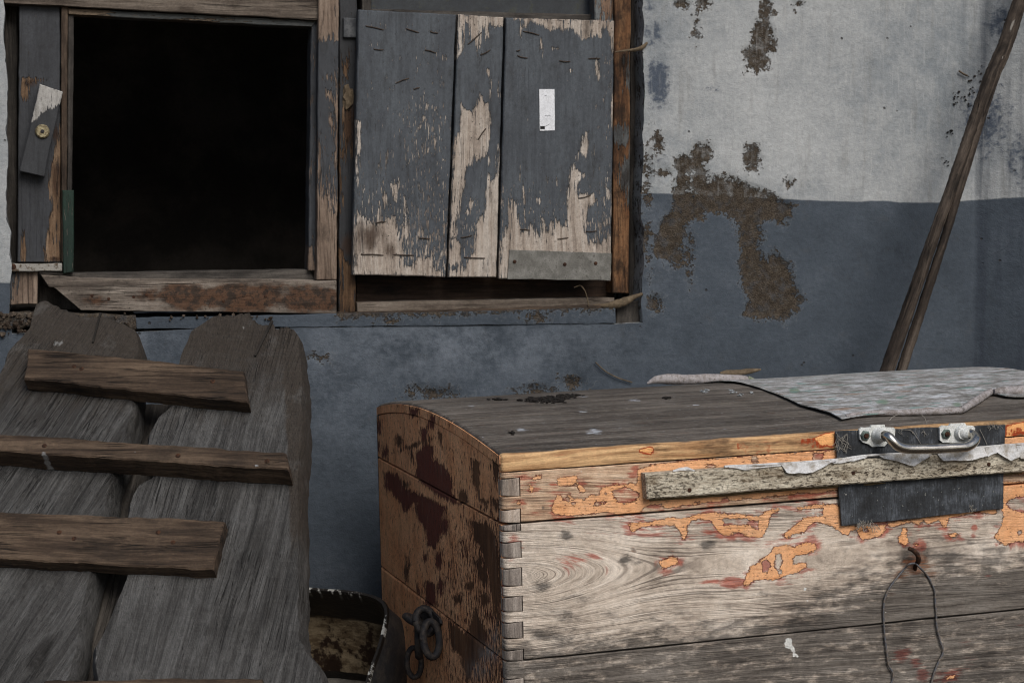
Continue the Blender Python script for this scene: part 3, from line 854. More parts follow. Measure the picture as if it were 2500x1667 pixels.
# ================================================================== SHUTTER
shut = empty('shutter', WALL.at(np.array([1180., 680.]), .0))
tag(shut, 'slate grey shutter of three peeling boards with white sticker and bent nails', 'shutter')
A_bare = M([Z(2, (90, 565), (122, 580), (130, 690), (118, 780), (112, 930), (100, 940)), Z(2, (262, 880), (300, 860), (302, 910), (290, 965), (278, 960), (270, 910)),
            Z(2, (100, 1010), (190, 1080), (200, 960), (215, 960), (225, 1060), (240, 1060), (250, 1040), (290, 1040), (310, 1150), (320, 1060), (345, 1050), (350, 1130), (320, 1160), (330, 1210), (300, 1225), (360, 1280),
              (370, 1250), (400, 1225), (420, 1240), (470, 1225), (475, 1290), (520, 1300), (520, 1330), (80, 1330), (85, 1100))],
           ZE(2, (245, 770, 8, 35), (335, 980, 12, 40), (420, 1290, 30, 20), (512, 275, 9, 16), (470, 150, 14, 5), (210, 790, 6, 40), (408, 925, 6, 26), (460, 400, 8, 10), (232, 945, 8, 40)), lim=50)
B_bare = M([Z(2, (578, 60), (810, 70), (803, 130), (770, 140), (740, 120), (735, 180), (715, 200), (700, 140), (690, 210), (685, 320), (672, 240), (660, 200), (640, 230), (625, 120), (618, 220), (600, 270), (575, 285)),
            Z(2, (588, 470), (610, 520), (640, 530), (670, 510), (690, 440), (705, 460), (720, 490), (735, 460), (740, 400), (722, 340), (732, 330), (748, 400), (738, 520), (748, 580), (745, 650), (720, 740), (690, 780), (660, 770), (635, 800),
              (622, 850), (632, 900), (612, 900), (605, 940), (595, 1020), (585, 1060), (575, 1130), (540, 1150), (556, 700), (575, 640), (590, 620), (600, 540)),
            Z(2, (778, 680), (800, 640), (795, 900), (785, 1340), (530, 1340), (540, 1150), (575, 1140), (600, 1170), (610, 1290), (640, 1230), (660, 1200), (655, 1150), (665, 1080), (690, 1040), (710, 1020), (715, 920), (730, 830), (740, 870), (760, 850), (770, 780))],
           ZE(2, (642, 975, 16, 28), (630, 1015, 14, 16), (783, 440, 6, 40), (735, 770, 5, 14), (655, 435, 5, 10)), [Z(2, (545, 1270), (580, 1270), (572, 1290), (548, 1290))], lim=50)
C_bare = M([Z(2, (815, 80), (1345, 95), (1340, 300), (1325, 260), (1310, 180), (1285, 140), (1270, 180), (1240, 170), (1200, 195), (1160, 180), (1120, 140), (1080, 160), (1060, 140), (1010, 150), (960, 112), (930, 108), (920, 140), (895, 150), (885, 210), (880, 150), (890, 100)),
            Z(2, (770, 1345), (782, 1150), (810, 1120), (826, 1050), (832, 950), (860, 950), (875, 1010), (880, 1070), (905, 1110), (940, 1050), (960, 1100), (980, 1140), (985, 1040), (1000, 1050), (1005, 1110), (1030, 1060), (1050, 1040),
              (1090, 1080), (1100, 1020), (1106, 900), (1130, 790), (1160, 720), (1180, 640), (1210, 630), (1215, 690), (1200, 780), (1172, 740), (1150, 800), (1200, 840), (1165, 870), (1160, 920), (1230, 930), (1250, 960), (1210, 1000),
              (1195, 1060), (1200, 1110), (1240, 1170), (1290, 1140), (1330, 1130), (1330, 1350))],
           ZE(2, (902, 980, 5, 60), (985, 200, 8, 30), (972, 240, 6, 24), (1050, 232, 26, 9), (1252, 330, 10, 40), (1120, 338, 12, 10), (1052, 870, 8, 34), (972, 960, 14, 12), (1236, 700, 5, 50), (800, 960, 9, 40), (883, 850, 4, 30), (1300, 930, 10, 20), (1322, 500, 8, 80),
              (1252, 510, 5, 8), (1240, 830, 6, 8), (1015, 860, 5, 12), (1018, 990, 6, 12)), lim=50)
def fdA(P):
    y = P[:, 1]
    return np.clip(.30 + .35 * np.exp(-((P[:, 0] - 1040) / 60) ** 2 - ((y - 330) / 110) ** 2) + .45 * np.clip((y - 400) / 180, 0, 1), 0, 1)
def fdC(P): return np.clip(.18 + .38 * np.clip((P[:, 1] - 380) / 180, 0, 1) + .3 * np.clip((P[:, 0] - 1440) / 60, 0, 1), 0, 1)
stS = soft(ZE(2, (170, 1130, 110, 120, 0, .75), (250, 1200, 60, 70, 0, .6), (700, 1060, 30, 60, 0, .45), (840, 1150, 60, 60, 0, .35), (600, 1180, 30, 80, 0, .4), (1300, 110, 60, 20, 0, .3)))
SH = .004
for pts, bm_, fd_ in ((((108, 48), (575, 70), (526, 1325), (80, 1315)), A_bare, fdA), (((586, 70), (803, 82), (767, 1330), (538, 1325)), B_bare, fdC), (((815, 85), (1332, 100), (1316, 1343), (779, 1335)), C_bare, fdC)):
    a, b, cc, d = Z(2, *pts)
    B('board', a, b, cc, d, mat_shutter, shut, SH, .022, step=.0035, bev=.002, masks={'bare': bm_, 'fd': fd_, 'st': stS})
a, b, cc, d = Z(2, (830, 1195), (1322, 1212), (1313, 1342), (822, 1335))
plate = B('metal_plate', a, b, cc, d, mat_zinc, shut, SH + .003, .0025, bev=.0005, ew=.0015, rough=.0005)
for q in Z(2, (855, 1252), (1095, 1265), (1243, 1260)):
    disc('nail_head', WALL.at(np.array(q), SH + .003), WALL.n, .0038, .0015, mat_rust, plate, 10)
a, b, cc, d = Z(2, (973, 428), (1046, 428), (1048, 625), (976, 627))
stk = B('sticker', a, b, cc, d, mat_sticker, shut, SH + .0018, .001, bev=0, ew=.0004, rough=0, step=.01)
a, b, cc, d = Z(2, (978, 604), (1000, 604), (1000, 619), (978, 619))
B('print_mark', a, b, cc, d, mat_ink, stk, SH + .0022, .0003, bev=0, ew=0, rough=0, step=.01)
for q in (((1000, 556), (1008, 552), (1014, 557), (1020, 552), (1027, 556)), ((1000, 606), (1012, 601), (1022, 594)), ((999, 458), (1004, 459), (1008, 458))):
    tube('print_mark', [WALL.at(np.array(p), SH + .0019) for p in Z(2, *q)], .0005, mat_scribble, stk, 5, 3)
nails = [((140, 125), (232, 145)), ((335, 138), (398, 158)), ((450, 152), (490, 160)), ((180, 236), (228, 240)), ((425, 240), (480, 255)), ((285, 400), (350, 375)), ((372, 428), (400, 420)), ((190, 1068), (240, 1062)),
         ((398, 1140), (450, 1144)), ((118, 1218), (230, 1222)), ((275, 1219), (375, 1222)), ((630, 215), (698, 155)), ((690, 265), (740, 240)), ((680, 670), (718, 615)), ((597, 1138), (650, 1128)), ((612, 1232), (715, 1236)),
         ((893, 150), (975, 170)), ((868, 268), (918, 280)), ((1068, 292), (1122, 296)), ((1208, 282), (1265, 282)), ((1160, 950), (1220, 935)), ((880, 1098), (930, 1102)), ((1060, 1145), (1112, 1138)), ((1195, 1108), (1250, 1105)), ((864, 245), (882, 240))]
for i, (p, q) in enumerate(nails):
    p, q = np.array(Z(2, p)[0]), np.array(Z(2, q)[0])
    mm = .5 * (p + q) + np.array([0, random.uniform(-1.5, 1.2)])
    w = SH + .0004
    tube('nail', [WALL.at(p, w - .003), WALL.at(p * .92 + q * .08, w + .0004), WALL.at(mm, w + .0009), WALL.at(q * .92 + p * .08, w + .0004), WALL.at(q, w - .003)], [.0010, .0012, .0012, .0011, .0008], mat_nail, shut, 6, 3)

# ================================================================== POLE leaning in the corner
pole_px = [((2500 + 24), -70), (2487, 0), (2452, 90), (2400, 200), (2342, 330), (2290, 470), (2230, 650), (2180, 790), (2150, 900), (2120, 985)]
pole_px = Z(3, (1600, -120), (1540, 40), (1490, 190), (1438, 310), (1376, 490), (1328, 640), (1275, 800), (1225, 950), (1140, 1200), (1042, 1490), (960, 1740))
hw = np.array([34, 34, 35, 36, 37, 40, 43, 48, 54, 60, 62]) / 1.6505
offs = np.linspace(.10, .20, len(pole_px))
offs[-1] = .22
Pp = [WALL.at(np.array(p), o) for p, o in zip(pole_px, offs)]
dirp = Pp[-1] - Pp[-3]
k = -(Pp[-1][2]) / dirp[2]
Pp.append(Pp[-1] + dirp * k * .5); Pp.append(Pp[-1] + (Pp[-1] - Pp[-2]) * .98)
rads = [.86 * h * ((P - CAM) @ CF) / F for h, P in zip(list(hw) + [64 / 1.65, 64 / 1.65], Pp)]
pole = empty('pole', Pp[-1])
tag(pole, 'rough brown split pole leaning against the wall behind the chest', 'pole')
# two split halves lying against each other, so that a groove runs down the length
def pole_half(name, shift, rs):
    n = len(Pp)
    kk = np.clip(np.linspace(.0, 1.7, n), 0, 1)
    pts = [P + WALL.ex * shift * r * k2 for P, r, k2 in zip(Pp, rads, kk)]
    rr = [r * (1 - (1 - rs) * k2) for r, k2 in zip(rads, kk)]
    return tube(name, pts, rr, mat_pole, pole, 26, 14, {'wh': lambda P: M([Z(12, (905, 150), (950, 118), (935, 170), (905, 250), (880, 320), (850, 420), (835, 415), (860, 340), (885, 270), (893, 200))], lim=4)(P) / 4}, bump=.09)
pole_half('split_half', -.52, .55)
pole_half('split_half', .70, .40)

# cobweb-caught straw and soot crumbs by the pole
for i, (pts, lab) in enumerate(((Z(12, (545, 495), (575, 515), (605, 530)), 'short dry straw stuck to the white wall beside the pole'),
                                (Z(0, (1368, 832), (1390, 852), (1420, 868), (1452, 878)), 'thin bent straw on the blue wall above the chest lid'))):
    s_ = tube('straw', [WALL.at(np.array(p), .006) for p in pts], .0022 if i == 0 else .0014, mat_twine, None, 6, 4)
    tag(s_, lab, 'straw', 'straws on the wall')
web = []
for i, q in enumerate(Z(12, (640, 545), (700, 500), (735, 490), (940, 560), (905, 520), (870, 480), (640, 620), (505, 705), (540, 660), (760, 170), (780, 100), (985, 250), (600, 740), (470, 915), (440, 1130), (728, 1160))):
    web += [((q[0] + random.gauss(0, 7), q[1] + random.gauss(0, 7)), random.uniform(.0008, .0022)) for _ in range(6)]
cv = []
cf = []
for q, r in web:
    bm = bmesh.new(); bmesh.ops.create_icosphere(bm, subdivisions=1, radius=1)
    p0 = WALL.at(np.array(q), .003)
    k0 = len(cv)
    for v in bm.verts: cv.append(p0 + np.array(v.co) * r * np.array([1.6, .8, 1.3]) * random.uniform(.6, 1.2))
    cf += [[v.index + k0 for v in f.verts] for f in bm.faces]
    bm.free()
tag(link('soot_crumbs', cv, cf, mat_soot, None, {'gc': np.array(cv)}, 30), 'dark soot crumbs clinging to the white wall around the pole', 'crumbs', kind='stuff')

# rubble along the foot of the windows
rv, rf = [], []
for i in range(150):
    x = random.uniform(-10, 700) if i % 3 == 0 else random.uniform(-10, 130); y = random.choice([random.uniform(765, 800), random.uniform(775, 790)]) if x > 60 else random.uniform(765, 815)
    if x > 330: y = random.uniform(768, 782)
    r = random.uniform(.0015, .0045) * (1.7 if x < 110 and random.random() < .3 else 1)
    p0 = WALL.at(np.array((x, y)), .005)
    bm = bmesh.new(); bmesh.ops.create_icosphere(bm, subdivisions=1, radius=1)
    k0 = len(rv)
    for v in bm.verts: rv.append(p0 + np.array(v.co) * r * random.uniform(.5, 1.3))
    rf += [[v.index + k0 for v in f.verts] for f in bm.faces]
    bm.free()
tag(link('rubble', rv, rf, mat_crumb, None, {'gc': np.array(rv)}, 25), 'crumbled mortar rubble along the ledge under the windows', 'rubble', kind='stuff')

# ================================================================== PLANK RAMP
ramp = empty('plank_ramp', RAMP.pt(-.4, -1.0, 0.))
ramp.location.z = 0
tag(ramp, 'grey ramp of two thick planks with four nailed cross battens leaning below the black window', 'ramp')
def extend(Pl, y=2420):                         # carry an edge on below the picture to the ground
    (x0, y0), (x1, y1) = Pl[-2], Pl[-1]
    return Pl + [(x1 + (x1 - x0) * .0 + (y - y1) * (Pl[-1][0] - Pl[0][0]) / (Pl[-1][1] - Pl[0][1]) * .6, y)]
L1a = extend(Z(4, (140, 40), (110, 130), (30, 220), (0, 290), (-60, 420), (-120, 700), (-200, 1000), (-260, 1300), (-300, 1568)))
L1b = extend(Z(4, (562, 112), (573, 180), (562, 260), (548, 470), (522, 580), (462, 730), (437, 890), (378, 1140), (352, 1250), (322, 1400), (300, 1540), (292, 1568)))
L2a = extend(Z(4, (872, 84), (765, 145), (722, 235), (690, 330), (690, 440), (625, 490), (588, 560), (582, 640), (605, 738), (545, 770), (512, 840), (505, 900), (498, 1140), (440, 1270), (402, 1350), (366, 1420), (366, 1500), (380, 1568)))
L2b = extend(Z(4, (1190, 118), (1215, 160), (1228, 240), (1236, 380), (1228, 600), (1220, 780), (1224, 1000), (1224, 1200), (1232, 1380), (1256, 1440), (1300, 1490), (1322, 1520), (1328, 1568)))
def arr_round(r):
    def f(U, V, tu, tv):
        wd = .35
        x = np.minimum(tu, 1 - tu) * wd
        q = np.clip(1 - x / r, 0, 1)
        return -r * (1 - np.sqrt(np.clip(1 - q * q, 0, 1))) * .8 + .003 * wob(U * 7 + V * 2, 77) + .002 * wob(V * 5, 78)
    return f
slab_masks = {'wh': soft(ZE(4, (235, 195, 34, 24, 0, .8), (640, 790, 20, 30, 0, .5), (300, 800, 40, 40, 0, .45), (95, 535, 16, 14, 0, .8), (985, 128, 16, 12, 0, .8), (1065, 1360, 12, 16, 0, .6), (1050, 1450, 60, 60, 0, .5), (540, 640, 10, 8, 0, .8), (1270, 1520, 60, 40, 0, .55), (385, 1480, 30, 70, 0, .6))),
              'st': lambda P: np.clip(.85 - (P[:, 1] - 760) / 560, 0, .8) + .75 * np.clip((P[:, 0] - 695) / 16, 0, 1) * np.clip((1500 - P[:, 1]) / 250, 0, 1)}
panel('plank', RAMP, L1a, L1b, mat_slab, ramp, off=.0, th=.065, step=.007, bev=.006, ew=.004, tw=.012, ang=math.radians(70), masks=slab_masks, disp=arr_round(.008))
panel('plank', RAMP, L2a, L2b, mat_slab, ramp, off=.002, th=.075, step=.007, bev=.008, ew=.004, tw=.016, ang=math.radians(86), masks=slab_masks, disp=arr_round(.012))
panel('back_plank', RAMP, extend(Z(4, (420, 440), (380, 700), (300, 1100), (200, 1568))), extend(Z(4, (760, 440), (720, 700), (640, 1100), (520, 1568))), mat_dark_timber, ramp, off=-.085, th=.03, step=.02)
prism('crack', RAMP, Z(4, (1096, 100), (1104, 104), (1034, 244), (1028, 242)), mat_soot, ramp, .006, .004)
prism('crack', RAMP, Z(4, (402, 70), (410, 72), (378, 190), (372, 190)), mat_soot, ramp, .004, .004)
wmb = {'wh': soft(ZE(4, (178, 645, 20, 14, 0, .9), (1036, 690, 14, 10, 0, 1.0), (545, 637, 10, 8, 0, .8), (500, 605, 14, 8, 0, .5), (790, 1015, 10, 22, 0, .5)))}
def batten(top, mid_, bot, off, th, bev=.004):
    # top: two px points of the far edge, mid_: near edge of the face (two px), bot: lower edge of the front side
    return panel('batten', RAMP, top, bot, mat_batten, ramp, off=off, th=th, step=.005, bev=.003, ew=.003, grain='u', masks=wmb,
                 disp=None, rough=.001)
# each batten: a board lying on the planks; its lower side is the visible front edge
def batten3(P4, off, th, lower):
    a, b, cc, d = Z(4, *P4)
    o = B_r('batten', a, b, cc, d, off, th)
    return o
def B_r(name, a, b, cc, d, off, th):
    return panel(name, RAMP, [a, b], [d, cc], mat_batten, ramp, off=off, th=th, step=.004, bev=.0025, ew=.0034, grain='u', masks=wmb, rough=.001)
batten3([(115, 210), (985, 305), (1000, 432), (93, 338)], .034, .032, 0)
batten3([(-60, 556), (1160, 636), (1168, 704), (-60, 627)], .048, .046, 0)
batten3([(-60, 872), (905, 912), (862, 1110), (-60, 1062)], .030, .028, 0)
batten3([(180, 1556), (1060, 1545), (1055, 1680), (180, 1690)], .040, .038, 0)

for q, o in (((300, 290), .034), ((330, 300), .034), ((860, 350), .034), ((180, 610), .048), ((720, 650), .048), ((1080, 672), .048), ((240, 960), .030), ((300, 985), .030), ((700, 1000), .030), ((640, 960), .030)):
    disc('nail_head', RAMP.at(np.array(Z(4, q)[0]), o - .0006), RAMP.n, .0042, .0016, mat_rust, ramp, 9)

# ================================================================== DRUM lying between ramp and chest
def make_drum():
    s = NT('crusted_drum_metal')
    g = s.attr('gc', True)                        # x along the axis, y = arc, z = radius
    n = s.noise(g, 14.0, 5, .7); n2 = s.noise(s.vm(g, (70, 22, 22)), 1.0, 4, .7)
    zone = s.attr('zone')                         # 0 rim, 1 tarry band, 2 cream band, 3 grey
    tar = s.mix(s.ss(n, .5, .7), c(24, 21, 19), c(50, 42, 34))
    cream = s.mix(s.ss(n2, .42, .62), c(132, 118, 96), c(88, 74, 56))
    cream = s.mix(s.ss(n, .49, .58), cream, c(38, 24, 16))
    grey = s.mix(s.ss(n, .35, .7), c(120, 116, 108), c(84, 80, 76))
    col = s.mix(s.ss(s.add(zone, s.mul(s.sub(n2, .5), .7)), 1.35, 1.6), tar, cream)
    col = s.mix(s.ss(zone, 2.4, 2.6), col, grey)
    drip = s.noise(s.vm(g, (8, 26, 26)), 1.0, 4, .7)
    col = s.mix(s.mul(s.ss(drip, .56, .62), s.ss(zone, .2, .75, 1, 0)), col, c(170, 170, 166))
    return s.out(col, .55, s.add(n, n2), .003, .7, .4)
mat_drum = make_drum()
dc = CAM + ray((752.0, 1600.0)) * 3.30
dax = np.array([-.22, -.66, .70]); dax /= np.linalg.norm(dax)
dx = np.cross([0, 0, 1], dax); dx /= np.linalg.norm(dx)
dy = np.cross(dax, dx)
drum = empty('metal_tank', dc); drum.location.z = 0
tag(drum, 'crusted old open metal tank tilted between ramp and chest', 'tank')
def lathe(name, prof, mat, parent, seg=72):
    V, G, Zn = [], [], []
    for r, h, zn in prof:
        for k in range(seg):
            a = 2 * math.pi * k / seg
            rr = r * (abs(math.cos(a)) ** 5 + abs(math.sin(a)) ** 5) ** -.2 * (1 + .006 * math.sin(5 * a + h * 9) + .004 * math.sin(11 * a))
            V.append(dc + dax * h + rr * (math.cos(a) * dx + math.sin(a) * dy))
            G.append((h, rr * math.cos(a), rr * math.sin(a))); Zn.append(zn)
    fs = [[i * seg + k, i * seg + (k + 1) % seg, (i + 1) * seg + (k + 1) % seg, (i + 1) * seg + k] for i in range(len(prof) - 1) for k in range(seg)]
    return link(name, V, fs, mat, parent, {'gc': np.array(G), 'zone': np.array(Zn)}, 50)
R_ = .133
lathe('shell', [(R_ * 1.10, -.42, 0), (R_ * 1.16, -.22, 1), (R_ * 1.10, -.07, 1), (R_, .0, 1)], mat_flat('drum_outside', c(72, 74, 78), c(96, 92, 88), 30, .5, .3), drum)
lathe('rim', [(R_, .0, .0), (R_ * 1.015, .006, 0), (R_ * 1.0, .012, 0), (R_ * .965, .012, 0), (R_ * .95, .006, .2)], mat_drum, drum)
lathe('lining', [(R_ * .95, .006, .5), (R_ * .94, -.02, .8), (R_ * .93, -.05, 1.0), (R_ * .92, -.07, 1.5), (R_ * .915, -.075, 2.0), (R_ * .80, -.10, 2.1), (R_ * .66, -.135, 2.1), (R_ * .50, -.16, 2.1), (R_ * .49, -.165, 1.0), (R_ * .48, -.185, .9)], mat_drum, drum)
lathe('bottom', [(R_ * .48, -.185, 2.9), (R_ * .3, -.183, 3.0), (R_ * .02, -.181, 3.0)], mat_drum, drum)

# ================================================================== CHEST
D_CH = END.uv(np.array(Z(5, (455, 455))[0]))[0]
L_CH = 1.16
floor_h = -(CH0[2])                               # chest height below the seam, in chest axes (about)
BOT = -.50
chest = empty('wooden_chest', CH0 + CHU * L_CH * .5 + CHW * D_CH * .5 - (-CHD) * .5)
chest.location.z = 0
tag(chest, 'large old wooden chest with domed lid, peeling orange paint and dovetailed corner', 'chest')
def ch(u, t, h):                                  # chest coordinates: along, depth, up from the lid seam
    return CH0 + CHU * u + CHW * t - CHD * h

OR_POLYS = [
    Z(6, (320, 575), (345, 568), (410, 560), (415, 590), (440, 605), (462, 632), (455, 643), (432, 640), (415, 600), (380, 610), (325, 605), (318, 590)),
    Z(6, (290, 720), (305, 690), (320, 655), (335, 660), (345, 672), (365, 680), (370, 650), (380, 642), (390, 672), (430, 675), (450, 680), (470, 660), (480, 645), (500, 655), (525, 655), (530, 620), (560, 610), (600, 605), (640, 605),
      (680, 595), (705, 605), (712, 560), (710, 530), (735, 520), (800, 505), (880, 495), (1000, 485), (1250, 462), (1594, 440), (2700, 360), (2700, 540), (1594, 640), (1450, 655), (1300, 670), (1100, 685), (960, 700), (880, 715),
      (860, 720), (800, 700), (740, 715), (715, 745), (660, 750), (630, 755), (600, 745), (550, 735), (500, 745), (450, 745), (400, 755), (350, 752), (310, 745), (298, 735)),
    Z(6, (190, 575), (215, 562), (240, 558), (238, 572), (205, 582)), Z(6, (170, 605), (190, 600), (206, 620), (195, 642), (184, 632), (186, 615)),
    # band on the lid edge
    Z(6, (485, 475), (520, 460), (565, 460), (560, 475), (520, 482), (490, 482)), Z(6, (692, 465), (720, 435), (760, 422), (792, 420), (780, 440), (740, 460), (705, 474)),
    Z(6, (845, 460), (850, 445), (910, 440), (965, 432), (960, 450), (900, 458), (860, 466)), Z(6, (1183, 422), (1200, 405), (1260, 408), (1330, 400), (1388, 398), (1370, 420), (1300, 430), (1240, 432), (1190, 430)),
    Z(6, (1470, 422), (1490, 405), (1530, 400), (1560, 388), (1650, 372), (1660, 400), (1600, 412), (1540, 420)), Z(6, (335, 470), (360, 464), (370, 478), (350, 488), (332, 482)),
    Z(7, (130, 840), (190, 780), (300, 770), (380, 735), (480, 715), (480, 810), (400, 830), (280, 830), (200, 850)), Z(7, (1935, 660), (2100, 630), (2100, 720), (1935, 760)),
    # upper front plank
    Z(6, (665, 800), (680, 790), (740, 790), (800, 775), (880, 765), (950, 765), (1000, 745), (1100, 740), (1200, 745), (1280, 755), (1310, 755), (1340, 730), (1370, 720), (1400, 720), (1395, 735), (1360, 745), (1350, 770), (1345, 800), (1325, 850),
      (1310, 860), (1260, 858), (1200, 835), (1150, 850), (1110, 835), (1085, 810), (1070, 780), (1050, 775), (1010, 768), (975, 775), (955, 800), (945, 865), (930, 870), (915, 820), (890, 800), (840, 800), (780, 800), (730, 810), (700, 830), (680, 830)),
    Z(6, (1485, 714), (1600, 703), (1600, 716), (1490, 726)),
    Z(8, (40, 365), (70, 325), (130, 280), (200, 225), (300, 200), (365, 190), (370, 140), (330, 130), (160, 145), (155, 125), (370, 105), (490, 110), (520, 140), (520, 270), (560, 280), (880, 268), (875, 300), (840, 360), (760, 380), (700, 395),
      (655, 352), (640, 315), (590, 315), (575, 345), (530, 345), (490, 310), (450, 280), (380, 262), (300, 250), (240, 290), (210, 325), (150, 345), (75, 375)),
    Z(6, (1225, 1085), (1240, 1040), (1265, 1000), (1310, 970), (1345, 950), (1380, 905), (1440, 895), (1475, 905), (1500, 890), (1550, 882), (1585, 905), (1580, 925), (1530, 935), (1480, 945), (1465, 965), (1470, 990), (1530, 985), (1530, 1005),
      (1490, 1030), (1440, 1045), (1400, 1060), (1330, 1065), (1280, 1070), (1240, 1095)),
    Z(6, (815, 975), (880, 950), (905, 955), (905, 985), (830, 1012)),
    Z(8, (1020, 290), (1050, 300), (1050, 370), (1070, 385), (1060, 430), (1035, 445), (990, 420), (985, 380), (1010, 350)), Z(8, (1395, 350), (1460, 340), (1475, 355), (1420, 370)),
    Z(8, (1845, -80), (2100, -80), (2100, 30), (1960, 40), (1880, 80), (1870, 105), (1900, 140), (1960, 165), (2100, 170), (2100, 400), (1930, 415), (1870, 440), (1800, 420), (1775, 370), (1820, 300), (1840, 200)),
    Z(8, (880, 255), (1100, 225), (1500, 155), (1790, 130), (1785, 182), (1620, 170), (1400, 215), (1370, 302), (1340, 250), (1310, 225), (1240, 272), (1190, 235), (1150, 277), (1100, 245), (930, 284)),
]
OR_ELL = ZE(6, (130, 690, 10, 10), (112, 915, 7, 12), (150, 565, 6, 4), (300, 482, 18, 6, -8)) + ZE(8, (1132, 433, 14, 10), (1420, 1520, 40, 14))
OR_H = [Z(6, (1125, 770), (1200, 765), (1300, 780), (1298, 828), (1270, 805), (1190, 795), (1130, 800)), Z(6, (1380, 940), (1405, 935), (1415, 970), (1405, 1000), (1415, 1030), (1400, 1045), (1380, 1010), (1380, 970)),
        Z(6, (1310, 975), (1340, 965), (1358, 1000), (1340, 1030), (1320, 1025)), Z(6, (740, 722), (770, 700), (830, 697), (832, 712), (790, 722)), Z(6, (1112, 692), (1125, 668), (1150, 662), (1155, 682), (1130, 694)),
        Z(7, (290, 895), (380, 890), (385, 925), (370, 950), (300, 960))]
OR_HE = ZE(6, (655, 655, 65, 38), (515, 695, 18, 12), (398, 697, 8, 9), (557, 650, 6, 8), (372, 675, 8, 8), (550, 688, 12, 5), (1070, 515, 30, 12), (1282, 482, 20, 20), (1000, 690, 14, 8), (1250, 680, 40, 10), (1380, 664, 40, 9), (1500, 654, 50, 8)) + ZE(8, (1975, 335, 16, 24), (720, 320, 24, 14))
m_or = M(OR_POLYS, OR_ELL, OR_H, OR_HE, lim=60)
m_red = soft(ZE(6, (780, 840, 130, 32, 0, .65), (1180, 1078, 110, 34, 0, 1.0), (370, 1000, 60, 60, 0, .45), (500, 950, 70, 26, 0, .75), (850, 1020, 70, 40, 0, .65), (1060, 830, 60, 30, 0, .7), (1440, 870, 60, 20, 0, .7), (1560, 1010, 60, 24, 0, .6),
                (300, 600, 30, 14, 0, 1.0), (300, 685, 24, 14, 0, .9), (310, 640, 60, 30, 0, .6), (200, 500, 22, 16, 0, 1.0), (150, 690, 34, 20, 0, .8), (215, 740, 50, 30, 0, .5), (600, 460, 50, 16, 0, .8), (320, 485, 50, 14, 0, .6), (470, 500, 120, 10, 0, .5), (560, 1020, 30, 60, 0, .4),
                (790, 710, 60, 16, 0, 1.0), (1130, 680, 40, 16, 0, 1.0), (1000, 780, 300, 20, 0, .35), (690, 560, 40, 50, 0, .7), (1335, 995, 30, 36, 0, 1.0), (560, 830, 160, 30, 0, .35), (420, 690, 140, 60, 0, .45), (900, 850, 260, 50, 0, .5), (1350, 900, 120, 50, 0, .5), (400, 970, 110, 40, 0, .7), (1080, 1075, 90, 24, 0, .8)) +
             ZE(8, (1610, 295, 36, 36, 0, 1.0), (1600, 350, 30, 30, 0, .6), (680, 400, 60, 40, 0, .6), (180, 560, 90, 40, 0, .5), (1720, 688, 45, 14, 0, .9), (1010, 1340, 80, 60, 0, 1.0), (1130, 1400, 70, 50, 0, .9), (1180, 1500, 70, 80, 0, 1.0), (1060, 1300, 60, 40, 0, .8),
                (1540, 1240, 100, 30, 0, .5), (1560, 1400, 90, 120, 0, .4), (1430, 1520, 80, 40, 0, .8), (1990, 1090, 50, 40, 0, .5), (1780, 420, 60, 60, 0, .6), (60, 350, 90, 40, 0, .6), (100, 130, 140, 30, 0, .8))) 
m_dk = soft(ZE(6, (360, 850, 46, 34, 0, .85), (650, 970, 46, 36, 0, .95), (240, 1090, 70, 55, 0, .85), (1050, 900, 60, 46, 0, .75), (600, 880, 14, 12, 0, .8), (250, 715, 12, 12, 0, .9), (420, 1150, 120, 50, 0, .5), (1320, 1130, 50, 30, 0, .7), (720, 985, 60, 20, 0, .5), (1200, 980, 60, 40, 0, .4),
               (820, 1195, 40, 20, 0, .6), (330, 1230, 160, 60, 0, .6), (300, 1330, 220, 70, 0, .75), (700, 1340, 380, 70, 0, .62), (1200, 1290, 420, 60, 0, .6), (900, 1230, 100, 30, 0, .5), (1500, 1240, 200, 60, 0, .55)) +
            ZE(8, (1300, 560, 420, 130, 0, .75), (800, 640, 260, 140, 0, .5), (1700, 560, 200, 130, 0, .65), (400, 900, 400, 120, 0, .6), (1200, 830, 600, 130, 0, .7), (1700, 850, 300, 160, 0, .75), (150, 1070, 300, 60, 0, .7), (1500, 1000, 500, 90, 0, .6), (1130, 560, 110, 90, 0, .9)))
def dk_front(P):
    d = m_dk(P)
    yl = np.interp(P[:, 0], [1280, 2000, 2500], [1611, 1537, 1486])   # joint between the two planks
    low = np.where(P[:, 1] > yl - 1, .86, .0)
    near = .06 + .80 * np.exp(-np.clip(yl - P[:, 1], 0, 400) / 75) + .60 * np.clip((P[:, 0] - 1900) / 300, 0, 1) * np.clip(1.3 - (yl - P[:, 1]) / 220, 0, 1)
    return np.maximum(np.maximum(d, low), near * (P[:, 1] <= yl))
m_rust = soft(ZE(8, (1130, 600, 170, 110, 0, 1.0), (1000, 690, 120, 60, 0, .75), (1250, 660, 90, 70, 0, .7), (920, 840, 60, 40, 0, .5), (1120, 880, 60, 40, 0, .4)) + ZE(6, (690, 920, 24, 24, 0, .7), (510, 855, 12, 10, 0, .7), (630, 470, 60, 10, 0, .4), (700, 840, 20, 120, 0, .35)))
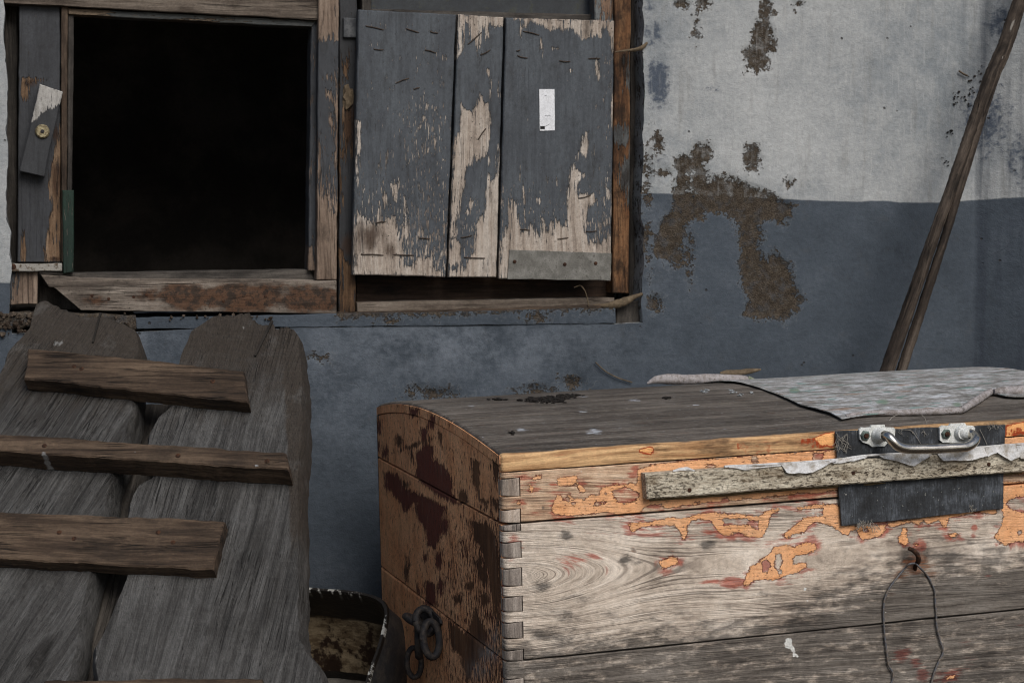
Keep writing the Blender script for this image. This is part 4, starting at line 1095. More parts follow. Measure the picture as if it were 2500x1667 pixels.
m_wh = soft(ZE(6, (1445, 1378, 26, 36, 0, 1.1), (1472, 1428, 12, 22, 0, 1.0), (1488, 1440, 9, 9, 0, .8), (1524, 1112, 12, 13, 0, 1.0), (1536, 1168, 7, 8, 0, 1.0), (880, 1415, 100, 18, 0, .52), (435, 540, 8, 22, 0, .8), (930, 470, 30, 14, 0, .85), (1565, 742, 8, 7, 0, 1.0), (575, 640, 8, 14, 0, .7), (80, 480, 60, 40, 0, .35)) +
            ZE(8, (80, 1225, 50, 50, 0, .9), (120, 1290, 30, 40, 0, .9), (155, 1345, 18, 20, 0, .9), (883, 988, 8, 6, 0, 1.0), (285, 178, 12, 10, 0, .9)))

def make_chest_front(name, wood_cols, warm=False):
    s = NT(name)
    g = s.attr('gc', True)
    # cathedral figure: growth rings as long ellipses round a heart near the corner
    wp = s.noise(s.vm(g, (3.0, 9, 9)), 1.0, 3, .55)
    sx = s.n('ShaderNodeSeparateXYZ'); s.put(sx.inputs[0], g)
    gu, gh = sx.outputs[0], sx.outputs[1]
    ex = s.m('SMOOTH_MIN', s.mul(s.sub(gu, HEART[0]), .26), .052, .03)
    eh = s.add(s.sub(gh, HEART[1]), s.add(s.mul(s.sub(wp, .5), .02), s.mul(gu, .03)))
    rr = s.m('SQRT', s.add(s.mul(ex, ex), s.mul(eh, eh)))
    def along(a, b):
        cb = s.n('ShaderNodeCombineXYZ')
        s.put(cb.inputs[0], s.mul(gu, a)); s.put(cb.inputs[1], s.mul(rr, b))
        return cb.outputs[0]
    n1 = s.noise(along(7.0, 130.0), 1.0, 4, .65)
    line = s.noise(along(2.2, 330.0), 1.0, 1, .5)
    n3 = s.noise(along(40.0, 640.0), 1.0, 3, .65)
    gw = along(1.0, 1.0)
    big = s.noise(g, 7.0, 4, .6)
    f = s.add(s.add(s.mul(n1, .46), s.mul(line, .12)), s.add(s.mul(n3, .36), s.mul(s.sub(big, .47), .5)))
    col = s.ramp(f, [(.34, wood_cols[0]), (.48, wood_cols[1]), (.62, wood_cols[2])])
    lat = s.mul(s.ss(s.m('ABSOLUTE', s.sub(line, .5)), .0, .05, 1, 0), s.ss(s.noise(along(5.0, 60.0), 1.0, 3, .6), .36, .6))
    col = s.mix(s.mul(lat, .62), col, c(62, 52, 48))
    # mildew / weather black
    dn = s.noise(s.vm(g, (26, 70, 70)), 1.0, 5, .72)
    dk = s.ss(s.add(s.attr('dk'), s.mul(s.sub(dn, .5), 2.0)), .30, .90)
    col = s.mix(s.mul(dk, .84), col, s.mix(s.ss(n1, .35, .65), c(40, 38, 37), c(88, 84, 80)))
    # red primer rubbed into the grain
    fr = s.noise(along(26.0, 260.0), 1.0, 4, .7)
    sd = s.add(s.attr('or'), s.add(s.mul(s.sub(s.noise(s.vm(g, (190, 360, 360)), 1.0, 4, .75), .5), 17.0), s.mul(s.sub(s.noise(s.vm(g, (40, 90, 90)), 1.0, 3, .6), .5), 14.0)))
    halo = s.mul(s.ss(s.attr('or'), -34.0, -1.0), s.ss(s.noise(g, 17.0, 3, .6), .36, .66, .12, .85))
    rd = s.ss(s.add(s.mx(s.attr('rd'), halo), s.mul(s.sub(fr, .5), 2.2)), .34, .80)
    col = s.mix(s.mul(rd, .74), col, s.mix(dk, s.mix(s.ss(fr, .4, .7), c(178, 84, 60), c(132, 52, 42)), c(96, 48, 42)))
    # rust bleed
    rs = s.ss(s.add(s.attr('rs'), s.mul(s.sub(fr, .5), 1.4)), .35, .85)
    col = s.mix(s.mul(rs, .75), col, s.mix(s.ss(n3, .4, .6), c(120, 66, 28), c(44, 28, 18)))
    # maroon rim, then the ochre coat
    rim = s.mul(s.ss(sd, -2.8, -1.0), s.ss(s.noise(g, 60.0, 3, .6), .38, .6, .2, .9))
    col = s.mix(rim, col, c(110, 42, 32))
    orange = s.mix(s.ss(s.noise(g, 18.0, 4, .6), .35, .7), c(230, 174, 128), c(220, 158, 108))
    orange = s.mix(s.mul(s.ss(dn, .55, .72), .35), orange, c(150, 88, 44))
    orange = s.mix(s.mul(s.ss(s.vor(g, 60.0), .05, .075, 1, 0), .6), orange, c(90, 50, 30))
    fade = s.noise(s.vm(g, (14, 90, 90)), 1.0, 5, .7)
    orange = s.mix(s.mul(s.ss(fade, .46, .68), .45), orange, c(206, 164, 128))
    orange = s.mix(s.mul(s.ss(s.noise(along(24.0, 520.0), 1.0, 3, .6), .60, .70), .5), orange, c(150, 92, 60))
    chip = s.ss(s.noise(s.vm(g, (120, 300, 300)), 1.0, 4, .7), .63, .66)
    k = s.mul(s.ss(sd, -.8, .8), s.inv(chip))
    col = s.mix(k, col, orange)
    # bird lime and limewash splashes
    wn = s.noise(s.vm(g, (110, 200, 200)), 1.0, 4, .7)
    wk = s.ss(s.add(s.mul(s.attr('wh'), .9), s.mul(s.sub(wn, .5), .9)), .5, .62)
    col = s.mix(wk, col, c(206, 206, 202))
    h = s.add(s.add(s.mul(n1, .7), s.mul(n3, .5)), s.sub(s.mul(k, 2.6), s.mul(lat, .4)))
    return s.out(col, s.sub(.86, s.mul(k, .28)), h, .0014, 1.0, .3)

PALE = (c(122, 110, 99), c(190, 176, 161), c(220, 208, 194))
HEART = FRONT.uv(np.array(Z(6, (90, 1045))[0]))
mat_ch_front = make_chest_front('chest_front_wood', PALE)
mat_ch_lid = make_chest_front('chest_lid_wood', (c(132, 100, 78), c(200, 170, 142), c(226, 204, 178)))
mat_ch_band = make_chest_front('chest_band_wood', (c(112, 74, 42), c(192, 148, 100), c(220, 184, 138)))
mat_pin = timber('dovetail_end_grain', c(124, 104, 88), c(180, 158, 138), c(206, 186, 166), c(80, 68, 58), .5, cr=.4, gain=.85)
mat_pin_low = timber('dovetail_end_grain_grey', c(92, 80, 72), c(150, 136, 124), c(182, 168, 154), c(52, 47, 43), .65, cr=.6, gain=.8)

FM = {'or': m_or, 'rd': m_red, 'dk': dk_front, 'rs': m_rust, 'wh': m_wh}
RC = .010                                          # rounding of the vertical corner
def corner_round(U, V, tu, tv):
    q = np.clip(1 - U / RC, 0, 1)
    return -RC * (1 - np.sqrt(np.clip(1 - q * q, 0, 1)))
def front_board(name, u0, u1, h0, h1, mat, parent, off=0.0, th=.018, step=.0024, masks=FM, bev=.0012, seam=(), cround=False, gs=None, skew=0, grain='u', ew=.0005, rough=.0006):
    """board on the chest front given in chest metres"""
    _seed[0] += 1
    sd = _seed[0]
    tu, tv = edges_t(u1 - u0, step, bev), edges_t(h1 - h0, step, bev)
    if cround: tu = np.unique(np.r_[tu, np.linspace(0, min(1, RC * 1.1 / (u1 - u0)), 9)])
    U, V = np.meshgrid(u0 + (u1 - u0) * tu, h1 - (h1 - h0) * tv)
    V = V + skew * (.5 - tv)[:, None] * 2 * ((U - u0) / (u1 - u0))
    W = np.full(U.shape, float(off)) + rough * wob(U * 4, 31) * .8 + rough * wob(V * 12, 32)
    if ew:
        V = V + ew * (wob(U * 8, sd)) * ((tv < .02) * 1.0 + (tv > .98))[:, None]
    if 'l' not in seam: W[:, 0] -= bev
    if 'r' not in seam: W[:, -1] -= bev
    if 't' not in seam: W[0, :] -= bev
    if 'b' not in seam: W[-1, :] -= bev
    if cround: W = W + corner_round(U, V, 0, 0)
    Fr = FRONT.pt(U, V, W)
    Bk = FRONT.pt(U, V, np.full(U.shape, off - th))
    VV, faces, loop = slab_mesh(Fr, Bk)
    gx, gy = (U, V) if grain == 'u' else (V, U)
    g = np.stack([gx, gy, W], -1).reshape(-1, 3)
    g = np.concatenate([g, g[loop] + [0, 0, -.01]])
    if gs is not None: g = g + np.array(gs)
    px = proj(Fr.reshape(-1, 3))
    at = {'gc': g}
    for k, f in masks.items():
        m = f(px); at[k] = np.concatenate([m, m[loop]])
    if np.cross(Fr[0, 1] - Fr[0, 0], Fr[1, 0] - Fr[0, 0]) @ FRONT.n > 0: faces = [f[::-1] for f in faces]
    return link(name, VV, faces, mat, parent, at)

def fuv(k, x, y): return FRONT.uv(np.array(Z(k, (x, y))[0]))
U_P = fuv(6, 150, 1050)[0]                         # inner end of the dovetails
h_gap = fuv(6, 200, 1453)[1]
h_groove = fuv(6, 40, 545)[1]
h_band = h_groove + (fuv(6, 60, 440)[1] - fuv(6, 60, 545)[1])
lid = empty('lid', ch(L_CH / 2, D_CH / 2, 0.) - np.array(chest.location), chest)
box = empty('box', ch(L_CH / 2, D_CH / 2, -.25) - np.array(chest.location), chest)
G_ = .0012
# pins: pixel rows on the corner (region 6 y values at x ~ 100)
pins_lid = [(575, 660), (727, 800)]
pins_box = [(800, 830), (888, 960), (1014, 1097), (1152, 1222), (1278, 1352), (1412, 1487), (1552, 1630), (1700, 1775), (1845, 1920), (1990, 2065)]
def corner_stack(rows, htop, hbot, pmat, tmat, parent, gs):
    """alternate tails (long grain) and pins (end grain) down the corner"""
    y = htop
    hs = [(fuv(6, 95, a)[1], fuv(6, 95, b)[1]) for a, b in rows]
    for a, b in hs:
        a, b = min(a, htop), max(b, hbot)
        if a <= hbot: break
        if y - a > .004:
            front_board('dovetail_tail', .0, U_P, a + G_, y - (0 if y == htop else G_), tmat, parent, cround=True, seam=('r',), gs=gs, bev=.0008)
        if a - b > .003:
            front_board('dovetail_pin', .0, U_P - G_, b + G_, a - G_, pmat, parent, off=-.0006, cround=True, bev=.0008, skew=.0022, grain='v', gs=(random.uniform(-9, 9), random.uniform(-9, 9), 0))
        y = b
    if y - hbot > .004:
        front_board('dovetail_tail', .0, U_P, hbot, y - G_, tmat, parent, cround=True, seam=('r',), gs=gs, bev=.0008)
# lid front
SEAM = .0016
corner_stack(pins_lid, h_groove - .001, SEAM, mat_pin, mat_ch_lid, lid, None)
front_board('front_board', U_P, L_CH, SEAM, h_groove - .001, mat_ch_lid, lid, seam=('l',))
# box front
corner_stack(pins_box[:6], -SEAM, h_gap + .001, mat_pin_low, mat_ch_front, box, None)
front_board('front_plank', U_P, L_CH, h_gap + .0012, -SEAM, mat_ch_front, box, seam=('l',))
corner_stack(pins_box[6:], h_gap - .001, BOT, mat_pin_low, mat_ch_front, box, (3.1, 1.7, 0))
front_board('front_plank', U_P, L_CH, BOT, h_gap - .0016, mat_ch_front, box, seam=('l',), gs=(3.1, 1.7, 0), off=-.001, step=.003)

# lid profile from its silhouette on the end face: depth -> height
pr = END.uv(np.array(Z(5, (1052, 412), (960, 346), (840, 266), (740, 208), (620, 172), (540, 166), (500, 168), (450, 180))))
pr_t = np.clip(pr[:, 0], 0, None); pr_h = pr[:, 1]
order = np.argsort(pr_t); pr_t, pr_h = pr_t[order], pr_h[order]
co = np.polyfit(pr_t, pr_h, 3)
t_fr = .018
def h_top(t):
    t = np.asarray(t, float)
    base = np.polyval(co, np.clip(t, 0, D_CH))
    k = np.clip(t / .03, 0, 1)
    return base
print('CHEST depth', D_CH, 'groove', h_groove, 'band', h_band, 'gap', h_gap, 'U_P', U_P, 'profile', list(zip(pr_t.round(3), pr_h.round(3))), 'top0', h_top(0.), 'topD', h_top(D_CH))
print('seam height z', CH0[2], 'bottom', ch(0, 0, BOT)[2], ch(L_CH, 0, BOT)[2], ch(0, D_CH, BOT)[2])
H0 = max(float(h_top(0.0)), h_groove + .022)
def prof_pts():
    """outer profile from the groove up over the front edge and back to the rear"""
    pts = [(0.0, h_groove + .0012), (0.0, H0 - .007), (.0007, H0 - .0035), (.0025, H0 - .001), (.006, max(H0 + .0005, float(h_top(.006))))]
    for t in np.linspace(.012, D_CH - .012, 90): pts.append((t, float(h_top(t))))
    pts += [(D_CH - .004, float(h_top(D_CH)) - .002), (D_CH, float(h_top(D_CH)) - .008), (D_CH, float(h_top(D_CH)) - .03)]
    return np.array(pts)
PR = prof_pts()
def lid_hit(p):
    r = ray(np.array(p, float))
    lo = None
    s_ = np.linspace(2.4, 4.4, 6000)
    P = CAM + s_[:, None] * r
    d = P - CH0
    u, t, h = d @ CHU, d @ CHW, -(d @ CHD)
    inside = (t >= 0) & (t <= D_CH) & (h <= h_top(t))
    i = np.argmax(inside)
    if not inside[i]:
        i = np.argmin(np.where((t >= 0) & (t <= D_CH), h - h_top(t), 9))
    return np.array([u[i], t[i]])

# lid top: planks following the dome. Joint from the crack seen on the top
crk = [lid_hit(q) for q in Z(6, (60, 276), (640, 236), (1300, 196))]
t_joint = float(np.mean([q[1] for q in crk]))
dome_wh = soft(ZE(10, (1095, 318, 70, 22, 0, .75), (1620, 335, 90, 34, 0, .8), (1260, 270, 90, 26, 0, .45), (1800, 310, 100, 24, 0, .5), (1910, 108, 70, 14, 0, .75), (735, 148, 34, 6, 0, .9), (690, 170, 20, 5, 0, .8), (822, 375, 10, 6, 0, 1.0), (1540, 190, 80, 8, 0, .75), (1540, 82, 60, 5, 0, .8), (1010, 190, 60, 12, 0, .4), (2270, 150, 90, 8, 0, .5)) +
               ZE(11, (420, 240, 34, 12, 0, .75), (585, 240, 34, 12, 0, .75), (708, 248, 16, 8, 0, .9), (636, 262, 14, 7, 0, .9), (370, 318, 50, 6, 0, .7)))
dome_dk = soft(ZE(10, (1200, 100, 180, 20, 0, .8), (700, 160, 100, 8, 0, .7), (1340, 310, 120, 14, 0, .6), (1600, 310, 100, 14, 0, .6), (2100, 260, 150, 16, 0, .6), (1900, 400, 300, 26, 0, .45), (900, 480, 200, 22, 0, .5)))
def make_dome():
    s = NT('chest_top_wood')
    g, gw, col, h, big = grain(s, c(52, 46, 41), c(96, 88, 80), c(136, 127, 117), fine=1.5, cr=.6)
    dust = s.noise(s.vm(g, (90, 200, 200)), 1.0, 5, .75)
    col = s.mix(s.mul(s.ss(dust, .52, .66), .4), col, c(150, 146, 140))
    col = s.mix(s.mul(s.ss(s.noise(g, 9.0, 4, .65), .5, .7), .35), col, c(128, 124, 118))
    dn = s.noise(s.vm(g, (16, 60, 60)), 1.0, 5, .7)
    col = s.mix(s.mul(s.ss(dn, .5, .7), .5), col, c(46, 42, 38))
    col = s.mix(s.mul(s.ss(s.noise(s.vm(gw, (20, 120, 120)), 1.0, 3), .63, .72), .4), col, c(112, 76, 58))
    dk = s.ss(s.add(s.attr('dk'), s.mul(s.sub(dn, .5), 1.6)), .4, .8)
    col = s.mix(s.mul(dk, .7), col, c(26, 23, 21))
    wn = s.noise(s.vm(g, (60, 260, 260)), 1.0, 4, .72)
    wk = s.ss(s.add(s.mul(s.attr('wh'), .85), s.mul(s.sub(wn, .5), 1.5)), .44, .62)
    wk = s.mx(wk, s.mul(s.ss(s.noise(s.vm(g, (130, 300, 300)), 1.0, 2, .5), .70, .73), .8))
    col = s.mix(s.mul(wk, .8), col, c(196, 200, 206))
    # worn front edge: grey turns to tan timber
    e = s.attr('edge')
    wd = s.mix(s.ss(s.noise(s.vm(gw, (8, 140, 140)), 1.0, 4), .3, .7), c(150, 112, 76), c(214, 176, 130))
    ek = s.ss(s.add(e, s.mul(s.sub(dn, .5), .7)), .35, .62)
    col2 = wd
    fr = s.noise(s.vm(gw, (30, 260, 260)), 1.0, 4, .65)
    sd = s.add(s.attr('or'), s.mul(s.sub(s.noise(g, 110.0, 4, .65), .5), 8.0))
    rd = s.ss(s.add(s.mx(s.attr('rd'), s.mul(s.ss(s.attr('or'), -20.0, -1.0), .5)), s.mul(s.sub(fr, .5), 1.9)), .46, .95)
    col2 = s.mix(s.mul(rd, .7), col2, c(160, 62, 34))
    col2 = s.mix(s.mul(s.ss(s.add(s.noise(s.vm(g, (10, 50, 50)), 1.0, 5, .7), s.mul(s.attr('edged'), .3)), .56, .76), .75), col2, c(70, 52, 38))
    col2 = s.mix(s.ss(sd, -3.0, -1.2), col2, c(150, 60, 26))
    k = s.ss(sd, -.8, .8)
    col2 = s.mix(k, col2, c(230, 168, 108))
    col2 = s.mix(s.ss(s.add(s.mul(s.attr('wh2'), .9), s.mul(s.sub(wn, .5), .9)), .5, .62), col2, c(206, 204, 198))
    col = s.mix(ek, col, col2)
    return s.out(s.mix(ek, s.mix(1.0, col, (.74, .75, .77, 1), 'MULTIPLY'), col2), .86, h, .0015, 1.0, .3)
mat_dome = make_dome()
TH_D = .0165
def dome_plank(name, prof, u0, u1, parent, gs):
    prof = np.array(prof)
    d = np.r_[0, np.cumsum(np.linalg.norm(np.diff(prof, axis=0), axis=1))]
    tan = np.gradient(prof, axis=0); tan /= np.linalg.norm(tan, axis=1)[:, None]
    nrm = np.stack([-tan[:, 1], tan[:, 0]], -1)     # outward (front/up)
    nu = int((u1 - u0) / .005)
    us_ = np.unique(np.r_[u0 + np.array([0, .0008, .002, .004, .0065]), np.linspace(u0 + .009, u1, nu)])
    rr = .006
    q = np.clip(1 - (us_ - u0) / rr, 0, 1)
    dip = rr * (1 - np.sqrt(np.clip(1 - q * q, 0, 1)))
    bumpy = .0012 * wob(us_ * 3, 51)[None] + .0009 * wob(d * 14, 52)[:, None]
    bumpy = bumpy * np.clip(d / .06, 0, 1)[:, None]
    off = bumpy - dip[None]
    T = prof[:, None, 0] + nrm[:, None, 0] * off
    H = prof[:, None, 1] + nrm[:, None, 1] * off
    Uu = us_[None] + 0 * T
    Fr = CH0 + Uu[..., None] * CHU + T[..., None] * CHW - H[..., None] * CHD
    Ti = prof[:, None, 0] - nrm[:, None, 0] * TH_D + 0 * Uu
    Hi = prof[:, None, 1] - nrm[:, None, 1] * TH_D + 0 * Uu
    Hi = np.maximum(Hi, h_groove + .0012); Ti = np.maximum(Ti, 0.0)
    Bk = CH0 + Uu[..., None] * CHU + Ti[..., None] * CHW - Hi[..., None] * CHD
    V, faces, loop = slab_mesh(Fr, Bk)
    g = np.stack([Uu, d[:, None] + 0 * Uu, 0 * Uu], -1).reshape(-1, 3)
    g = np.concatenate([g, g[loop] + [0, 0, -TH_D]]) + np.array(gs)
    px = proj(Fr.reshape(-1, 3))
    # worn strip: distance over the front edge, wavering along the length
    hb = PR[1:3, 1].mean()
    wv = .006 * wob(us_ * 5, 53)[None] + .003
    edge = np.clip(.5 + (H0 + .0005 - H + wv * .5 - np.clip(T - .004, 0, 1) * .35) / .012, 0, 1) * (T < .02)
    at = {'gc': g, 'wh': dome_wh(px), 'dk': dome_dk(px), 'or': m_or(px), 'rd': m_red(px), 'edge': edge.reshape(-1), 'wh2': m_wh(px), 'edged': np.clip((px[:, 0] - 1300) / 900, 0, 1) * .6 + soft(ZE(6, (1150, 430, 160, 40, 0, .9), (820, 420, 60, 20, 0, .6), (120, 470, 60, 30, 0, .6)))(px) * .5}
    at = {k: (np.concatenate([v, v[loop]]) if len(v) != len(g) else v) for k, v in at.items()}
    if np.cross(Fr[0, 1] - Fr[0, 0], Fr[1, 0] - Fr[0, 0]) @ (-CHW * .3 - CHD) > 0: faces = [f[::-1] for f in faces]
    return link(name, V, faces, mat_dome, parent, at)
ij = int(np.argmin(abs(PR[:, 0] - t_joint)))
dome_plank('top_plank', PR[:ij], .0, L_CH, lid, (0, 0, 0))
dome_plank('top_plank', np.vstack([PR[ij] - [.0022, 0], PR[ij + 1:]])if False else PR[ij:], .0, L_CH, lid, (2.3, .7, 0))

# end face boards, painted ochre-brown over maroon
EP = 5
m_mar = M([Z(5, (640, 430), (690, 370), (735, 390), (730, 450), (780, 480), (830, 560), (830, 620), (860, 680), (760, 640), (700, 590), (640, 540), (650, 480)),
           Z(5, (480, 510), (560, 530), (600, 600), (700, 640), (800, 690), (770, 750), (790, 800), (740, 890), (700, 880), (690, 800), (650, 740), (640, 670), (590, 720), (560, 660), (490, 590)),
           Z(5, (690, 1050), (740, 1080), (750, 1180), (700, 1180), (690, 1110)), Z(5, (610, 195), (660, 200), (650, 240), (620, 235)), Z(5, (710, 230), (740, 235), (735, 300), (705, 290)), Z(5, (665, 290), (700, 300), (700, 380), (670, 370)),
           Z(5, (450, 250), (475, 260), (470, 330), (448, 320))],
          ZE(5, (490, 420, 12, 30), (455, 390, 12, 30), (760, 950, 16, 40), (770, 1090, 18, 40), (690, 940, 14, 20), (660, 1110, 8, 30), (790, 780, 20, 40), (890, 900, 10, 30)), lim=60)
m_bro = M([Z(5, (920, 760), (1000, 770), (1040, 830), (1065, 1000), (1060, 1250), (1030, 1200), (1000, 1000), (960, 880), (925, 840)), Z(5, (935, 950), (990, 985), (1005, 1060), (985, 1090), (950, 1010)),
           Z(5, (810, 1250), (900, 1330), (940, 1200), (990, 1290), (1000, 1400), (930, 1490), (900, 1568), (870, 1440), (830, 1400), (810, 1330)), Z(5, (1020, 640), (1060, 650), (1065, 720), (1030, 700)),
           Z(5, (920, 440), (960, 470), (965, 640), (1010, 660), (1000, 700), (950, 640), (930, 560)), Z(5, (755, 320), (775, 330), (775, 400), (760, 390)), Z(5, (1030, 460), (1062, 480), (1065, 600), (1040, 560))],
          ZE(5, (640, 380, 80, 9, -20), (560, 360, 20, 30), (630, 440, 10, 40, -15), (600, 1000, 12, 50), (880, 640, 22, 30), (910, 1085, 18, 24), (850, 1150, 18, 26), (990, 1150, 20, 30), (970, 960, 10, 30), (590, 580, 14, 20)), lim=60)
def fd_end(P):
    x = (P[:, 0] - 700) * 2.044; y = (P[:, 1] - 900) * 2.044
    return np.clip(.28 + .42 * np.clip((x - 620) / 420, 0, 1) * np.clip((y - 560) / 300, .2, 1), 0, 1)
def make_end():
    s = NT('chest_end_paint')
    g, gw, wood, h, big = grain(s, c(56, 36, 24), c(104, 70, 46), c(140, 100, 70), cr=.5)
    en = s.noise(s.vm(g, (46, 130, 130)), 1.0, 4, .7)
    e2 = s.noise(s.vm(g, (18, 60, 60)), 1.0, 3, .6)
    ns = s.add(s.add(s.mul(s.sub(en, .5), 34.0), s.mul(s.sub(e2, .5), 26.0)), s.mul(s.sub(s.noise(s.vm(g, (150, 420, 420)), 1.0, 4, .7), .5), 20.0))
    paint = s.mix(s.ss(s.noise(g, 16.0, 4, .6), .35, .7), c(236, 178, 132), c(222, 156, 110))
    mar = s.mix(s.ss(en, .4, .65), c(92, 30, 26), c(70, 26, 32))
    fl = s.noise(s.vm(g, (55, 170, 170)), 1.0, 4, .65)
    fk = s.ss(s.sub(fl, s.sub(.70, s.mul(s.attr('fd'), .28))), -.008, .012)
    fl2 = s.noise(s.vm(g, (110, 380, 380)), 1.0, 3, .65)
    fk = s.mx(fk, s.ss(s.sub(fl2, s.sub(.74, s.mul(s.attr('fd'), .26))), -.008, .012))
    k1 = s.ss(s.add(s.attr('mar'), ns), -1.5, 1.5)
    k2 = s.ss(s.add(s.attr('bro'), ns), -1.5, 1.5)
    paint = s.mix(s.mul(s.ss(s.noise(s.vm(g, (30, 210, 210)), 1.0, 4, .7), .52, .68), .4), paint, c(120, 84, 60))
    col = s.mix(s.mul(k1, .92), paint, mar)
    col = s.mix(fk, col, s.mix(s.ss(e2, .4, .6), c(84, 34, 24), c(64, 42, 28)))
    col = s.mix(k2, col, s.mix(.35, wood, c(58, 34, 22)))
    col = s.mix(s.mul(s.attr('gry'), s.ss(en, .35, .6)), col, c(150, 146, 142))
    col = s.mix(s.mul(s.ss(s.noise(s.vm(g, (10, 160, 160)), 1.0, 3), .64, .70), .5), col, c(170, 150, 130))
    dn = s.noise(s.vm(g, (10, 30, 30)), 1.0, 5, .7)
    col = s.mix(s.mul(s.ss(dn, .45, .7), .3), col, c(84, 56, 38))
    k = s.mx(s.mx(k1, k2), fk)
    return s.out(col, .72, s.add(s.mul(h, .4), s.mul(s.inv(k), 2.0)), .0014, 1.0,   .3, gain=1.0)
mat_end = make_end()
m_gry = soft(ZE(5, (1010, 1420, 60, 60, 0, .9), (960, 1500, 60, 50, 0, .8), (1040, 1330, 30, 60, 0, .6)))
EMK = {'mar': m_mar, 'bro': m_bro, 'fd': fd_end, 'gry': m_gry}
def end_board(name, t0, t1, hb_, ht_, parent, gs, off=0.0):
    """board on the left end; hb_/ht_ are functions of depth"""
    n, mrow = int((t1 - t0) / .004), 0
    ts = np.unique(np.r_[t0, t0 + .001, np.linspace(t0 + .003, t1 - .003, n), t1])
    m = max(3, int((max(ht_(ts)) - min(hb_(ts))) / .004))
    vv = np.unique(np.r_[0, .006, np.linspace(.02, .98, m), .994, 1])
    T = ts[None] + 0 * vv[:, None]
    H = ht_(ts)[None] * (1 - vv[:, None]) + hb_(ts)[None] * vv[:, None]
    W = off + .0008 * wob(T * 6, 61) + .0006 * wob(H * 9, 62)
    W[0, :] -= .0012; W[-1, :] -= .0012
    Fr = CH0 - CHU * W[..., None] + CHW * T[..., None] - CHD * H[..., None]
    Bk = CH0 + CHU * (.018 - off) + CHW * T[..., None] - CHD * H[..., None] + 0 * W[..., None]
    V, faces, loop = slab_mesh(Fr, Bk)
    g = np.stack([H, T, W], -1).reshape(-1, 3)
    g = np.concatenate([g, g[loop]]) + np.array(gs)
    px = proj(Fr.reshape(-1, 3))
    at = {'gc': g}
    for k, f in EMK.items():
        mm = f(px); at[k] = np.concatenate([mm, mm[loop]])
    if np.cross(Fr[0, 1] - Fr[0, 0], Fr[1, 0] - Fr[0, 0]) @ (-CHU) > 0: faces = [f[::-1] for f in faces]
    return link(name, V, faces, mat_end, parent, at)
cst = lambda v: (lambda t: np.full(np.shape(t), float(v)))
def inner(t):
    return np.maximum(np.minimum(h_top(t) - TH_D * 1.18 - .001, 9), h_groove + .000)
# the plank ends of the dome get the end paint too
def rim_in(t): return np.maximum(h_top(t) - TH_D * 1.15, h_groove + .0012)
end_board('end_rim', .006, D_CH - .004, rim_in, lambda t: h_top(t) - .0045, lid, (5, 1, 0), .0008)
end_board('end_board', RC, D_CH, cst(SEAM), lambda t: rim_in(t) - .0014, lid, (1, 0, 0), 0)
end_board('end_plank', RC, D_CH, cst(h_gap + .001), cst(-SEAM), box, (1.2, 3, 0), 0)
end_board('end_plank', RC, D_CH, cst(BOT), cst(h_gap - .001), box, (7, 2, 0), 0)
# closed carcass inside, so that the joints are dark
def boxmesh(name, u0, u1, t0, t1, h0, h1, mat, parent, htop=None):
    V = [ch(u, t, h) for h in (h0, h1) for u, t in ((u0, t0), (u1, t0), (u1, t1), (u0, t1))]
    fs = [[0, 3, 2, 1], [4, 5, 6, 7], [0, 1, 5, 4], [1, 2, 6, 5], [2, 3, 7, 6], [3, 0, 4, 7]]
    return link(name, V, fs, mat, parent, {'gc': np.array(V)}, 0)
boxmesh('carcass', .012, L_CH - .002, .012, D_CH - .002, BOT + .002, -.004, mat_soot, box)
boxmesh('lid_carcass', .012, L_CH - .002, .012, D_CH - .002, -.002, h_groove - .002, mat_soot, lid)
# back and far end
boxmesh('back_board', .0, L_CH, D_CH - .0015, D_CH + .001, BOT, h_groove, mat_dark_timber, box)
boxmesh('far_end_board', L_CH - .0015, L_CH + .001, .002, D_CH - .002, BOT, h_groove, mat_dark_timber, box)
for u in (.03, L_CH - .09):
    for t in (.04, D_CH - .1):
        p = ch(u, t, BOT)
        zt = p[2]
        V = [(p[0] + a, p[1] + b, z) for z in (-.01, zt + .02) for a, b in ((0, 0), (.07, .02), (.05, .08), (-.02, .06))]
        link('foot_block', V, [[0, 3, 2, 1], [4, 5, 6, 7], [0, 1, 5, 4], [1, 2, 6, 5], [2, 3, 7, 6], [3, 0, 4, 7]], mat_dark_timber, box, {'gc': np.array(V)}, 0)

# ---------------------------------------------------------------- rubber flap, batten, handle on the lid front
def make_rubber():
    s = NT('worn_rubber')
    g = s.attr('gc', True)
    n = s.noise(g, 24.0, 5, .7); w = s.noise(s.vm(g, (500, 60, 60)), 1.0, 3, .6); f = s.noise(g, 200.0, 3, .6)
    col = s.ramp(s.add(s.mul(n, .65), s.mul(w, .35)), [(.36, c(26, 27, 29)), (.52, c(48, 51, 55)), (.68, c(88, 93, 100))])
    col = s.mix(s.ss(f, .66, .72), col, c(126, 126, 122))
    return s.out(col, .7, s.add(w, f), .0008, .8, .35)
mat_rubber = make_rubber()
flap = panel('rubber_flap', FRONT, Z(7, (488, 706), (495, 800), (500, 935), (510, 1180), (525, 1350), (540, 1512)), Z(7, (1932, 650), (1926, 830), (1918, 1000), (1915, 1090), (1912, 1360)),
             mat_rubber, lid, off=.0062, th=.0028, step=.004, bev=.0006, ew=.001, grain='u',
             disp=lambda U, V, tu, tv: .0016 * wob(U * 5, 5) + .004 * np.clip(tv - .75, 0, 1) * (1 + wob(U * 8, 6)))
